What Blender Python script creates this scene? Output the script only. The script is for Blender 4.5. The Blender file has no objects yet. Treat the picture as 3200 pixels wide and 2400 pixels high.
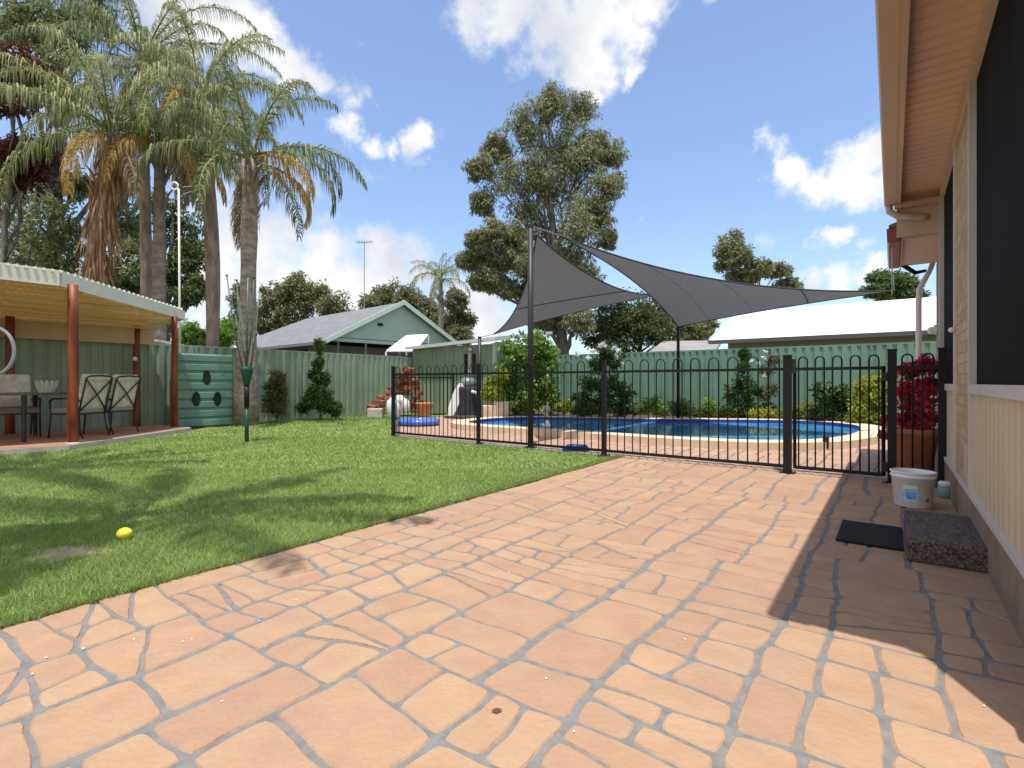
import bpy, math, random
import numpy as np
from mathutils import Vector, Matrix
random.seed(7); RNG = np.random.default_rng(11)
C = bpy.context.scene.collection
sc = bpy.context.scene

# ------------------------------------------------------------------ camera, light, exposure
F = 1111.0; HZ = 827.0; CU = 1106.0          # measured from the photograph (at 2212 px width)
EYE = 1.0
cam_d = bpy.data.cameras.new('camera'); cam = bpy.data.objects.new('camera', cam_d); C.objects.link(cam)
cam.location = (0, 0, EYE); cam.rotation_euler = (math.pi/2, 0, 0)
cam_d.sensor_width = 36; cam_d.lens = 36*F/2212; cam_d.shift_y = -0.0012; cam_d.clip_end = 2000; cam_d.clip_start = 0.05
sc.camera = cam
SUNV = Vector((.033, .244, -1)).normalized()
sun_d = bpy.data.lights.new('sun', 'SUN'); sun_d.energy = 2.75; sun_d.angle = math.radians(.5); sun_d.color = (1, .965, .91)
sun = bpy.data.objects.new('sun', sun_d); C.objects.link(sun)
sun.rotation_euler = SUNV.to_track_quat('-Z', 'Y').to_euler(); sun.location = (0, 0, 40)
sc.view_settings.view_transform = 'Standard'; sc.view_settings.look = 'None'
sc.view_settings.exposure = 0.84; sc.view_settings.gamma = 1
wd = bpy.data.worlds.new("World"); sc.world = wd; wd.use_nodes = True

def ray(u, v):
    return Vector(((u-CU)/F, 1, (HZ-v)/F))

def build_world():
    nt = wd.node_tree; N = nt.nodes; K = nt.links
    for n in list(N): N.remove(n)
    out = N.new('ShaderNodeOutputWorld'); bg = N.new('ShaderNodeBackground'); bg.inputs[1].default_value = .15
    sky = N.new('ShaderNodeTexSky'); sky.sky_type = 'NISHITA'; sky.sun_disc = False
    sky.sun_elevation = math.radians(76); sky.sun_rotation = math.radians(187.7)
    sky.air_density = 1.0; sky.dust_density = 1.6; sky.ozone_density = 2.4; sky.altitude = 50
    gain = N.new('ShaderNodeMix'); gain.data_type = 'RGBA'; gain.blend_type = 'MULTIPLY'; gain.inputs[0].default_value = 1
    K.new(sky.outputs[0], gain.inputs[6]); gain.inputs[7].default_value = (.88, .89, .92, 1)
    tc = N.new('ShaderNodeTexCoord')
    nrm = N.new('ShaderNodeVectorMath'); nrm.operation = 'NORMALIZE'; K.new(tc.outputs['Generated'], nrm.inputs[0])
    # warp direction a little so that the cloud lumps are not round
    n1 = N.new('ShaderNodeTexNoise'); n1.inputs['Scale'].default_value = 9; n1.inputs['Detail'].default_value = 8; n1.inputs['Roughness'].default_value = .6
    K.new(nrm.outputs[0], n1.inputs['Vector'])
    sub = N.new('ShaderNodeVectorMath'); sub.operation = 'SUBTRACT'; K.new(n1.outputs['Color'], sub.inputs[0]); sub.inputs[1].default_value = (.5, .5, .5)
    scl = N.new('ShaderNodeVectorMath'); scl.operation = 'SCALE'; K.new(sub.outputs[0], scl.inputs[0]); scl.inputs['Scale'].default_value = .13
    add = N.new('ShaderNodeVectorMath'); add.operation = 'ADD'; K.new(nrm.outputs[0], add.inputs[0]); K.new(scl.outputs[0], add.inputs[1])
    blobs = [(380,30,100,1),(450,30,90,1),(530,60,85,1),(590,100,65,1),(640,150,55,.95),(700,190,42,.85),(765,225,38,.85),(815,250,18,.6),
             (750,290,32,.8),(800,325,32,.9),(850,335,28,.9),(908,325,46,1),(800,375,50,.5),(780,115,24,.55),(800,140,18,.5),
             (500,470,110,.75),(600,530,110,.8),(700,560,95,.85),(820,575,85,.95),(905,600,75,.85),(600,630,120,.9),(760,640,95,.9),(1040,690,70,1),(1000,640,60,.8),(450,600,110,.85),(470,700,100,.9),(640,420,90,.5),
             (1030,0,80,.85),(1110,20,95,1),(1200,60,95,1),(1290,50,105,1),(1230,150,52,1),(1270,185,34,.9),(1370,90,48,.9),(1380,140,32,.8),(1400,20,60,.9),
             (1540,5,32,.6),(1475,72,24,.6),(1700,365,48,.95),(1760,395,52,1),(1830,370,56,1),(1885,335,55,1),(1880,400,55,.95),(1655,320,32,.7),(1690,420,30,.5),
             (1760,520,28,.85),(1795,508,30,.9),(1870,535,34,.5),(1820,610,46,.9),(1740,615,34,.8),(1890,600,44,.8),(1640,530,30,.5),(1385,490,22,.4),(1700,560,40,.3),
             (120,620,120,.8),(200,300,120,.6),(100,100,120,.6),(2400,300,200,.8),(-300,300,260,.8)]
    acc = None
    for (u, v, r, w) in blobs:
        c = ray(u, v).normalized(); e = ray(u+r, v).normalized(); f = ray(u, v+r).normalized()
        rad = .5*((e-c).length+(f-c).length)
        d = N.new('ShaderNodeVectorMath'); d.operation = 'DISTANCE'; K.new(add.outputs[0], d.inputs[0]); d.inputs[1].default_value = c
        m = N.new('ShaderNodeMapRange'); m.interpolation_type = 'SMOOTHSTEP'
        m.inputs[1].default_value = 0; m.inputs[2].default_value = rad*1.95; m.inputs[3].default_value = w; m.inputs[4].default_value = 0
        K.new(d.outputs['Value'], m.inputs[0])
        if acc is None: acc = m.outputs[0]
        else:
            mx = N.new('ShaderNodeMath'); mx.operation = 'SMOOTH_MAX'; mx.inputs[2].default_value = .12
            K.new(acc, mx.inputs[0]); K.new(m.outputs[0], mx.inputs[1]); acc = mx.outputs[0]
    # behind the viewer: loose scattered cloud
    sepd = N.new('ShaderNodeSeparateXYZ'); K.new(nrm.outputs[0], sepd.inputs[0])
    n3 = N.new('ShaderNodeTexNoise'); n3.inputs['Scale'].default_value = 2.6; n3.inputs['Detail'].default_value = 3; K.new(nrm.outputs[0], n3.inputs['Vector'])
    bk = N.new('ShaderNodeMapRange'); K.new(sepd.outputs[1], bk.inputs[0]); bk.inputs[1].default_value = .35; bk.inputs[2].default_value = -.1; bk.inputs[3].default_value = 0; bk.inputs[4].default_value = 1.35
    bm = N.new('ShaderNodeMath'); bm.operation = 'MULTIPLY'; K.new(bk.outputs[0], bm.inputs[0]); K.new(n3.outputs['Fac'], bm.inputs[1])
    bmx = N.new('ShaderNodeMath'); bmx.operation = 'MAXIMUM'; K.new(acc, bmx.inputs[0]); K.new(bm.outputs[0], bmx.inputs[1]); acc = bmx.outputs[0]
    n2 = N.new('ShaderNodeTexNoise'); n2.inputs['Scale'].default_value = 16; n2.inputs['Detail'].default_value = 9; n2.inputs['Roughness'].default_value = .62
    K.new(nrm.outputs[0], n2.inputs['Vector'])
    s = N.new('ShaderNodeMath'); s.operation = 'MULTIPLY_ADD'; K.new(n2.outputs['Fac'], s.inputs[0]); s.inputs[1].default_value = -1.25; K.new(acc, s.inputs[2])
    cov = N.new('ShaderNodeMapRange'); cov.interpolation_type = 'SMOOTHSTEP'; K.new(s.outputs[0], cov.inputs[0])
    cov.inputs[1].default_value = -.34; cov.inputs[2].default_value = .26
    # cloud tone: brighter rims, greyer bellies
    n4 = N.new('ShaderNodeTexNoise'); n4.inputs['Scale'].default_value = 7; n4.inputs['Detail'].default_value = 5
    off = N.new('ShaderNodeVectorMath'); off.operation = 'ADD'; off.inputs[1].default_value = (3.1, 1.7, .04); K.new(nrm.outputs[0], off.inputs[0]); K.new(off.outputs[0], n4.inputs['Vector'])
    tr = N.new('ShaderNodeValToRGB'); tr.color_ramp.elements[0].position = .36; tr.color_ramp.elements[0].color = (2.75, 2.87, 3.15, 1)
    tr.color_ramp.elements[1].position = .58; tr.color_ramp.elements[1].color = (3.9, 3.9, 3.88, 1)
    K.new(n4.outputs['Fac'], tr.inputs[0])
    mix = N.new('ShaderNodeMix'); mix.data_type = 'RGBA'; K.new(cov.outputs[0], mix.inputs[0]); K.new(gain.outputs[2], mix.inputs[6]); K.new(tr.outputs[0], mix.inputs[7])
    K.new(mix.outputs[2], bg.inputs[0]); K.new(bg.outputs[0], out.inputs[0])
build_world()

# ------------------------------------------------------------------ frames
PV = Vector((-.8042, .5943, 0)); DV = Vector((.5943, .8042, 0))     # away from the house wall / along it
def W(L, s, z=0.0): return PV*L + DV*s + Vector((0, 0, z))
def LS(x, y): return (PV.x*x+PV.y*y, DV.x*x+DV.y*y)
def G(u, v, z=0.0):
    Y = (EYE-z)*F/(v-HZ); return Vector(((u-CU)/F*Y, Y, z))
def A(u, v, Y): return Vector(((u-CU)/F*Y, Y, EYE+(HZ-v)/F*Y))
def onL(u, L):
    r = ray(u, 0); t = L/(PV.x*r.x+PV.y); return Vector((r.x*t, t, 0))
def onS(u, s):
    r = ray(u, 0); t = s/(DV.x*r.x+DV.y); return Vector((r.x*t, t, 0))
ROT_D = math.atan2(DV.y, DV.x)      # rotation that turns local +x into DV

# ------------------------------------------------------------------ materials
def M(name, col, col2=None, rough=.7, scale=6, bump=0, bscale=None, spec=.4, metal=0, island=0, trans=0, detail=4, stretch=None, contrast=(.35, .65), coords='Object', stain=None):
    m = bpy.data.materials.new(name); m.use_nodes = True; nt = m.node_tree; N = nt.nodes; K = nt.links
    b = N['Principled BSDF']; b.inputs['Roughness'].default_value = rough; b.inputs['Specular IOR Level'].default_value = spec; b.inputs['Metallic'].default_value = metal
    tc = N.new('ShaderNodeTexCoord'); vec = tc.outputs[coords if coords != 'WPos' else 'Object']
    if coords == 'WPos':
        g = N.new('ShaderNodeNewGeometry'); vec = g.outputs['Position']
    if stretch:
        mp = N.new('ShaderNodeMapping'); mp.inputs['Scale'].default_value = stretch; K.new(vec, mp.inputs[0]); vec = mp.outputs[0]
    col = tuple(col)+(1,); cout = None
    if col2 is not None:
        n = N.new('ShaderNodeTexNoise'); n.inputs['Scale'].default_value = scale; n.inputs['Detail'].default_value = detail; K.new(vec, n.inputs['Vector'])
        r = N.new('ShaderNodeValToRGB'); r.color_ramp.elements[0].position = contrast[0]; r.color_ramp.elements[1].position = contrast[1]
        r.color_ramp.elements[0].color = col; r.color_ramp.elements[1].color = tuple(col2)+(1,)
        if island:
            g = N.new('ShaderNodeNewGeometry'); mx = N.new('ShaderNodeMath'); mx.operation = 'MULTIPLY_ADD'
            sb = N.new('ShaderNodeMath'); sb.operation = 'SUBTRACT'; sb.inputs[1].default_value = .5; K.new(g.outputs['Random Per Island'], sb.inputs[0])
            K.new(sb.outputs[0], mx.inputs[0]); mx.inputs[1].default_value = island; K.new(n.outputs['Fac'], mx.inputs[2]); K.new(mx.outputs[0], r.inputs[0])
        else: K.new(n.outputs['Fac'], r.inputs[0])
        cout = r.outputs[0]
        if stain:
            n5 = N.new('ShaderNodeTexNoise'); n5.inputs['Scale'].default_value = stain[0]; n5.inputs['Detail'].default_value = 7; n5.inputs['Roughness'].default_value = .65; K.new(vec, n5.inputs['Vector'])
            r5 = N.new('ShaderNodeMapRange'); r5.inputs[1].default_value = .42; r5.inputs[2].default_value = .72; r5.inputs[3].default_value = 0; r5.inputs[4].default_value = stain[1]; K.new(n5.outputs['Fac'], r5.inputs[0])
            m5 = N.new('ShaderNodeMix'); m5.data_type = 'RGBA'; K.new(r5.outputs[0], m5.inputs[0]); K.new(cout, m5.inputs[6]); m5.inputs[7].default_value = stain[2]+(1,); cout = m5.outputs[2]
        K.new(cout, b.inputs['Base Color'])
    else: b.inputs['Base Color'].default_value = col
    if bump:
        n = N.new('ShaderNodeTexNoise'); n.inputs['Scale'].default_value = bscale or scale*4; n.inputs['Detail'].default_value = 5; K.new(vec, n.inputs['Vector'])
        bp = N.new('ShaderNodeBump'); bp.inputs['Strength'].default_value = bump; bp.inputs['Distance'].default_value = .02; K.new(n.outputs['Fac'], bp.inputs['Height']); K.new(bp.outputs[0], b.inputs['Normal'])
    if trans:
        t = N.new('ShaderNodeBsdfTranslucent'); mxs = N.new('ShaderNodeMixShader'); mxs.inputs[0].default_value = trans
        if cout: K.new(cout, t.inputs[0])
        else: t.inputs[0].default_value = col
        K.new(b.outputs[0], mxs.inputs[1]); K.new(t.outputs[0], mxs.inputs[2]); K.new(mxs.outputs[0], N['Material Output'].inputs[0])
    return m
def brickmat(name, axis, c1, c2, mortar, bw=.23, bh=.076):
    m = bpy.data.materials.new(name); m.use_nodes = True; N = m.node_tree.nodes; K = m.node_tree.links; b = N['Principled BSDF']; b.inputs['Roughness'].default_value = .85
    g = N.new('ShaderNodeNewGeometry'); d = N.new('ShaderNodeVectorMath'); d.operation = 'DOT_PRODUCT'; d.inputs[1].default_value = axis; K.new(g.outputs['Position'], d.inputs[0])
    s = N.new('ShaderNodeSeparateXYZ'); K.new(g.outputs['Position'], s.inputs[0]); c = N.new('ShaderNodeCombineXYZ'); K.new(d.outputs['Value'], c.inputs[0]); K.new(s.outputs[2], c.inputs[1])
    t = N.new('ShaderNodeTexBrick'); t.inputs['Scale'].default_value = 1; t.inputs['Brick Width'].default_value = bw; t.inputs['Row Height'].default_value = bh; t.inputs['Mortar Size'].default_value = .006
    t.inputs['Color1'].default_value = c1+(1,); t.inputs['Color2'].default_value = c2+(1,); t.inputs['Mortar'].default_value = mortar+(1,)
    K.new(c.outputs[0], t.inputs['Vector'])
    n = N.new('ShaderNodeTexNoise'); n.inputs['Scale'].default_value = 30; K.new(g.outputs['Position'], n.inputs['Vector'])
    mx = N.new('ShaderNodeMix'); mx.data_type = 'RGBA'; mx.blend_type = 'OVERLAY'; mx.inputs[0].default_value = .5; K.new(t.outputs[0], mx.inputs[6]); K.new(n.outputs['Color'], mx.inputs[7])
    hs = N.new('ShaderNodeMix'); hs.data_type = 'RGBA'; hs.inputs[0].default_value = .6; K.new(mx.outputs[2], hs.inputs[6]); K.new(t.outputs[0], hs.inputs[7])
    K.new(hs.outputs[2], b.inputs['Base Color'])
    bp = N.new('ShaderNodeBump'); bp.inputs['Strength'].default_value = .7; bp.inputs['Distance'].default_value = .008; bp.invert = True; K.new(t.outputs['Fac'], bp.inputs['Height']); K.new(bp.outputs[0], b.inputs['Normal'])
    return m
m_stone = M('stamped_stone', (.375, .222, .138), (.445, .285, .165), rough=.85, scale=7, bump=.35, bscale=45, island=.36, detail=9, stain=(1.7, .38, (.32, .21, .15)), coords='WPos', contrast=(.25, .75))
m_grout = M('grout', (.165, .160, .152), (.225, .215, .20), rough=.9, scale=20, bump=.2, coords='WPos')
m_poolstone = M('pool_stone', (.40, .252, .175), (.46, .30, .205), rough=.8, scale=3, bump=.1, bscale=60, island=.5, coords='WPos', contrast=(.25, .75))
m_ground = M('bare_ground', (.09, .12, .04), (.14, .12, .07), scale=.6, coords='WPos')
m_lawnbase = M('lawn_soil', (.10, .16, .03), (.22, .26, .07), rough=.95, scale=7, bump=.4, coords='WPos')
m_soil = M('garden_soil', (.055, .04, .028), (.10, .075, .05), rough=.95, scale=12, bump=.6, coords='WPos')
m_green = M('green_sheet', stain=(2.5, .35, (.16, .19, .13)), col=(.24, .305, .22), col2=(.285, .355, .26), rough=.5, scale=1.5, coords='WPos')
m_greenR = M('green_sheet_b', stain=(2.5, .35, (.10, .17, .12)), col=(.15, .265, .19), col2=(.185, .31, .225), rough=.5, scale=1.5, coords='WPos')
m_tank = M('tank_green', (.125, .235, .18), (.16, .285, .22), rough=.45, scale=2, coords='WPos')
m_hole = M('dark_hole', (.012, .018, .015), rough=.9)
m_black = M('black_paint', (.009, .009, .010), rough=.45, spec=.3)
m_brownblack = M('brown_black_paint', (.022, .018, .016), rough=.5, spec=.4)
m_sailpost = M('sail_post_grey', (.03, .028, .029), rough=.5)
m_sail = M('sail_cloth', (.15, .143, .14), (.17, .163, .16), rough=.9, scale=8, trans=.28, spec=.1, stretch=(1, 6, 1))
m_sailseam = M('sail_seam', (.05, .05, .052), rough=.8)
m_sailseam2 = M('sail_stitch', (.13, .125, .12), rough=.9)
m_rope = M('steel_cable', (.35, .35, .36), rough=.4, metal=.6)
m_tan = M('tan_paint', (.60, .43, .32), (.64, .465, .345), rough=.55, scale=1.2, coords='WPos')
m_soffit = M('soffit_tan', (.66, .455, .32), (.70, .49, .345), rough=.5, scale=.8, coords='WPos')
m_creamclad = M('cream_cladding', (.60, .475, .32), (.655, .525, .36), rough=.5, scale=1.5, coords='WPos')
m_frame = M('pale_frame', (.62, .55, .50), (.68, .60, .55), rough=.5, scale=2, coords='WPos')
m_screen = M('black_mesh', (.010, .009, .0085), (.017, .015, .014), rough=.85, scale=3, stretch=(3, 3, .4), coords='WPos', spec=.08)
m_pier = brickmat('pale_brick', DV, (.62, .44, .25), (.46, .29, .155), (.36, .30, .24))
m_redbrick = brickmat('red_brick', DV, (.46, .20, .11), (.38, .16, .09), (.4, .33, .27))
m_plinth = M('plinth_brown', (.25, .175, .12), (.33, .235, .165), rough=.85, scale=6, bump=.5, bscale=40, coords='WPos')
m_gutter = M('red_gutter', (.25, .065, .055), rough=.4)
m_rooftile = M('roof_brown', (.2, .12, .09), (.26, .16, .12), scale=4)
m_white = M('white_paint', (.78, .77, .74), rough=.5)
m_whiteroof = M('white_roof', (.80, .80, .80), (.84, .84, .84), rough=.45, scale=.5, coords='WPos')
m_greyroof = M('grey_roof', (.17, .17, .175), (.23, .225, .225), rough=.7, scale=2, bump=.3, coords='WPos')
m_fcream = M('fascia_cream', (.72, .69, .58), (.78, .75, .64), rough=.5, scale=5, coords='WPos')
m_under = M('under_roof', (.86, .65, .38), (.90, .70, .43), rough=.6, scale=2, trans=.25, coords='WPos')
m_timber = M('stained_timber', (.11, .018, .008), (.27, .07, .022), rough=.5, scale=3, stretch=(3, 3, .5), coords='WPos')
m_terrac = M('terracotta_floor', (.36, .17, .10), (.45, .23, .14), rough=.7, scale=4, coords='WPos')
m_concrete = M('concrete', (.45, .42, .37), (.55, .51, .45), rough=.9, scale=10, bump=.3, coords='WPos')
m_coping = M('coping_stone', (.64, .48, .33), (.74, .58, .42), rough=.8, scale=5, bump=.25, bscale=50, coords='WPos')
m_cush = M('cushion_beige', (.55, .47, .38), (.72, .64, .54), rough=.95, scale=12, bump=.5, bscale=14)
m_darkmetal = M('dark_metal', (.035, .032, .032), rough=.5)
m_seatgrey = M('seat_grey', (.30, .265, .25), rough=.95)
m_clgreen = M('clothesline_green', (.008, .075, .045), rough=.45)
m_clgrey = M('clothesline_arm', (.09, .12, .10), rough=.4)
m_bark = M('gum_bark', (.10, .085, .07), (.20, .175, .15), rough=.95, scale=3, bump=.5, stretch=(3, 3, .6))
m_palmbark = M('palm_bark', (.20, .155, .125), (.36, .30, .25), rough=.95, scale=5, bump=.8, bscale=9, stretch=(1, 1, 2.2))
m_palmred = M('palm_bark_red', (.21, .145, .105), (.38, .29, .225), rough=.95, scale=4, bump=.8, bscale=8, stretch=(2, 2, .6))
m_thatch = M('dead_skirt', (.26, .14, .075), (.50, .31, .18), rough=.95, scale=4, island=.9)
def leafmat(n, a, b, isl=1.0, tr=.38, sc=.5): return M(n, a, b, rough=.55, scale=sc, island=isl, trans=tr, contrast=(.2, .8), coords='WPos', spec=.3)
l_gum = leafmat('gum_leaf', (.18, .195, .10), (.37, .37, .20))
l_gumfar = leafmat('gum_far_leaf', (.13, .135, .065), (.30, .28, .14))
l_dark = leafmat('dark_leaf', (.055, .085, .03), (.18, .22, .08))
l_olive = leafmat('olive_leaf', (.13, .16, .065), (.32, .34, .16))
l_red = leafmat('copper_leaf', (.07, .02, .018), (.17, .06, .04))
l_bright = leafmat('bright_leaf', (.09, .20, .03), (.32, .46, .09), sc=2)
l_mid = leafmat('mid_leaf', (.06, .11, .03), (.19, .26, .08), sc=2)
l_shrub = leafmat('shrub_leaf', (.03, .075, .02), (.13, .20, .06), sc=2)
l_yellow = leafmat('yellow_leaf', (.20, .26, .03), (.48, .48, .09), sc=2)
l_dryg = leafmat('dry_green_leaf', (.09, .10, .04), (.25, .22, .10), sc=2)
l_palm = leafmat('palm_leaf', (.15, .185, .065), (.44, .45, .22), sc=.8)
l_palmdk = leafmat('palm_leaf_dark', (.10, .135, .05), (.31, .34, .155), sc=.8)
l_palmyel = leafmat('palm_leaf_yellow', (.42, .27, .07), (.60, .44, .16), sc=1)
l_palmbrn = leafmat('palm_leaf_brown', (.30, .21, .13), (.52, .41, .28), sc=1)
l_grass = M('grass_blade', (.19, .285, .065), (.43, .51, .17), rough=.6, scale=1.1, island=.75, trans=.35, contrast=(.2, .8), coords='WPos', spec=.2)
m_rose = M('white_petal', (.82, .80, .76), rough=.8, trans=.2)
m_boug = M('magenta_petal', (.62, .02, .10), (.80, .07, .20), rough=.7, scale=4, island=1, trans=.3)
m_terpot = M('terracotta', (.46, .17, .075), (.54, .23, .11), rough=.8, scale=5)
m_agg = M('exposed_aggregate', (.06, .045, .04), (.20, .14, .115), rough=.85, scale=70, bump=.9, bscale=75, detail=2, coords='WPos', contrast=(.40, .60))
m_mat = M('mat_rubber', (.012, .012, .013), (.022, .022, .022), rough=.9, scale=80, bump=.6)

# ------------------------------------------------------------------ mesh builder
class MB:
    def __init__(s): s.v = []; s.f = []
    def add(s, vs, fs):
        o = len(s.v); s.v += [tuple(p) for p in vs]; s.f += [tuple(i+o for i in f) for f in fs]; return s
    def box(s, c, d, rot=0, tilt=None):
        c = Vector(c); R = Matrix.Rotation(rot, 3, 'Z')
        if tilt is not None: R = R @ tilt
        vs = [c+R@Vector((x*d[0]/2, y*d[1]/2, z*d[2]/2)) for x in (-1, 1) for y in (-1, 1) for z in (-1, 1)]
        return s.add(vs, [(0, 1, 3, 2), (4, 6, 7, 5), (0, 4, 5, 1), (2, 3, 7, 6), (0, 2, 6, 4), (1, 5, 7, 3)])
    def lsbox(s, L0, L1, s0, s1, z0, z1):
        return s.box(W((L0+L1)/2, (s0+s1)/2, (z0+z1)/2), (abs(s1-s0), abs(L1-L0), abs(z1-z0)), ROT_D)
    def prism(s, poly, z0, z1, flat=False):
        n = len(poly); z0 = z0 if hasattr(z0, '__len__') else [z0]*n; z1 = z1 if hasattr(z1, '__len__') else [z1]*n
        vs = [(p[0], p[1], z0[i]) for i, p in enumerate(poly)]+[(p[0], p[1], z1[i]) for i, p in enumerate(poly)]
        fs = [tuple(range(n))[::-1], tuple(range(n, 2*n))]+[(i, (i+1) % n, n+(i+1) % n, n+i) for i in range(n)]
        return s.add(vs, fs)
    def bar(s, a, b, w, h):
        a = Vector(a); b = Vector(b); d = (b-a).normalized(); up = Vector((0, 0, 1))
        if abs(d.z) > .95: up = Vector((0, 1, 0))
        x = d.cross(up).normalized(); y = x.cross(d).normalized()
        vs = [p+x*(i*w/2)+y*(j*h/2) for p in (a, b) for i, j in ((-1, -1), (1, -1), (1, 1), (-1, 1))]
        return s.add(vs, [(3, 2, 1, 0), (4, 5, 6, 7)]+[(i, (i+1) % 4, 4+(i+1) % 4, 4+i) for i in range(4)])
    def tube(s, pts, r, n=8, cap=True):
        pts = [Vector(p) for p in pts]; m = len(pts); r = r if hasattr(r, '__len__') else [r]*m
        vs = []; fs = []; px = None
        for i, p in enumerate(pts):
            d = (pts[min(i+1, m-1)]-pts[max(i-1, 0)]).normalized()
            if px is None:
                px = d.cross(Vector((0, 0, 1)) if abs(d.z) < .9 else Vector((1, 0, 0))).normalized()
            else: px = (px-d*px.dot(d)).normalized()
            py = d.cross(px)
            for k in range(n):
                a = 2*math.pi*k/n; vs.append(p+(px*math.cos(a)+py*math.sin(a))*r[i])
        for i in range(m-1):
            for k in range(n): fs.append((i*n+k, i*n+(k+1) % n, (i+1)*n+(k+1) % n, (i+1)*n+k))
        if cap: fs += [tuple(range(n))[::-1], tuple(range((m-1)*n, m*n))]
        return s.add(vs, fs)
    def lathe(s, c, prof, n=20, cap=True, sx=1, sy=1):
        c = Vector(c); vs = []; fs = []; m = len(prof)
        for r, z in prof:
            for k in range(n):
                a = 2*math.pi*k/n; vs.append(c+Vector((r*math.cos(a)*sx, r*math.sin(a)*sy, z)))
        for i in range(m-1):
            for k in range(n): fs.append((i*n+k, i*n+(k+1) % n, (i+1)*n+(k+1) % n, (i+1)*n+k))
        if cap: fs += [tuple(range(n))[::-1], tuple(range((m-1)*n, m*n))]
        return s.add(vs, fs)
    def ball(s, c, r, n=12, sq=(1, 1, 1), jit=0):
        prof = [(math.sin(math.pi*i/(n//2+1)), -math.cos(math.pi*i/(n//2+1))) for i in range(1, n//2+1)]
        o = len(s.v); s.lathe((0, 0, 0), prof, n)
        for i in range(o, len(s.v)):
            p = Vector(s.v[i]); k = r*(1+jit*math.sin(p.x*5+p.y*7+p.z*9+c[0]*7+c[1]*3))
            s.v[i] = (c[0]+p.x*k*sq[0], c[1]+p.y*k*sq[1], c[2]+p.z*k*sq[2])
        return s
    def wavesheet(s, a, b, z0, z1, pitch, depth, nrm, prof=((0, 0), (.35, 0), (.42, 1), (.9, 1), (.97, 0)), thick=.004):
        """vertical ribbed metal sheet from a to b"""
        a = Vector(a); b = Vector(b); Lg = (b-a).length; d = (b-a)/Lg; nrm = Vector(nrm); xs = []
        k = 0
        while k*pitch < Lg:
            for t, h in prof:
                x = (k+t)*pitch
                if x <= Lg: xs.append((x, h*depth))
            k += 1
        xs.append((Lg, 0)); vs = []
        for x, h in xs:
            p = a+d*x+nrm*h; vs += [(p.x, p.y, z0), (p.x, p.y, z1)]
        fs = [(2*i, 2*i+2, 2*i+3, 2*i+1) for i in range(len(xs)-1)]
        return s.add(vs, fs)
    def build(s, name, mat, parent=None, smooth=False, bevel=0, origin=None, local=False):
        me = bpy.data.meshes.new(name); org = Vector((0, 0, 0)); inv = None
        if parent is not None and not local:
            pm = ORG.get(parent.name, Matrix.Identity(4)); inv = pm.inverted()
        if origin is not None and parent is None: inv = Matrix.Translation(-Vector(origin))
        vs = [tuple(inv@Vector(p)) for p in s.v] if inv is not None else s.v
        me.from_pydata(vs, [], s.f); me.update()
        if smooth: me.polygons.foreach_set('use_smooth', [True]*len(me.polygons))
        me.materials.append(mat)
        o = bpy.data.objects.new(name, me); C.objects.link(o)
        if parent is not None: o.parent = parent; ORG[o.name] = ORG.get(parent.name, Matrix.Identity(4))
        elif origin is not None: o.location = origin; ORG[o.name] = Matrix.Translation(Vector(origin))
        if bevel:
            bv = o.modifiers.new('bevel', 'BEVEL'); bv.width = bevel; bv.segments = 2; bv.limit_method = 'ANGLE'
        return o
ORG = {}
def thing(name, label, cat, loc, rz=0, group=None):
    o = bpy.data.objects.new(name, None); o.empty_display_size = .2; C.objects.link(o); o.location = loc; o.rotation_euler = (0, 0, rz)
    o['label'] = label; o['category'] = cat
    if group: o['group'] = group
    ORG[o.name] = Matrix.Translation(Vector(loc)) @ Matrix.Rotation(rz, 4, 'Z'); return o
def tag(o, label, cat, group=None, kind=None):
    if label: o['label'] = label
    if cat: o['category'] = cat
    if group: o['group'] = group
    if kind: o['kind'] = kind
    return o
def struct(o): o['kind'] = 'structure'; return o
def npmesh(name, V, Fq, mat, parent=None, origin=None, k=4):
    """fast mesh from numpy arrays; Fq (n,k) indices"""
    V = np.asarray(V, dtype=np.float64)
    if parent is not None:
        inv = np.array(ORG[parent.name].inverted()); V = V@inv[:3, :3].T+inv[:3, 3]
    if origin is not None: V = V-np.array(origin)
    me = bpy.data.meshes.new(name); n = len(Fq)
    me.vertices.add(len(V)); me.vertices.foreach_set('co', V.astype(np.float32).ravel())
    me.loops.add(n*k); me.loops.foreach_set('vertex_index', np.asarray(Fq, dtype=np.int32).ravel())
    me.polygons.add(n); me.polygons.foreach_set('loop_start', np.arange(0, n*k, k, dtype=np.int32))
    me.update(calc_edges=True); me.validate(); me.materials.append(mat)
    o = bpy.data.objects.new(name, me); C.objects.link(o)
    if parent is not None: o.parent = parent; ORG[o.name] = ORG[parent.name]
    elif origin is not None: o.location = origin
    return o
def leaves(cen, dirs, ln, wd_):
    """diamond leaves; cen (n,3), dirs (n,3) unit, ln, wd_ arrays -> V,F"""
    n = len(cen); rnd = RNG.normal(size=(n, 3)); side = np.cross(dirs, rnd); side /= np.linalg.norm(side, axis=1)[:, None]+1e-9
    ln = np.broadcast_to(ln, n)[:, None]; w = np.broadcast_to(wd_, n)[:, None]
    V = np.stack([cen, cen+dirs*ln*.45+side*w*.5, cen+dirs*ln, cen+dirs*ln*.45-side*w*.5], 1).reshape(-1, 3)
    return V, np.arange(4*n).reshape(n, 4)
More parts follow.
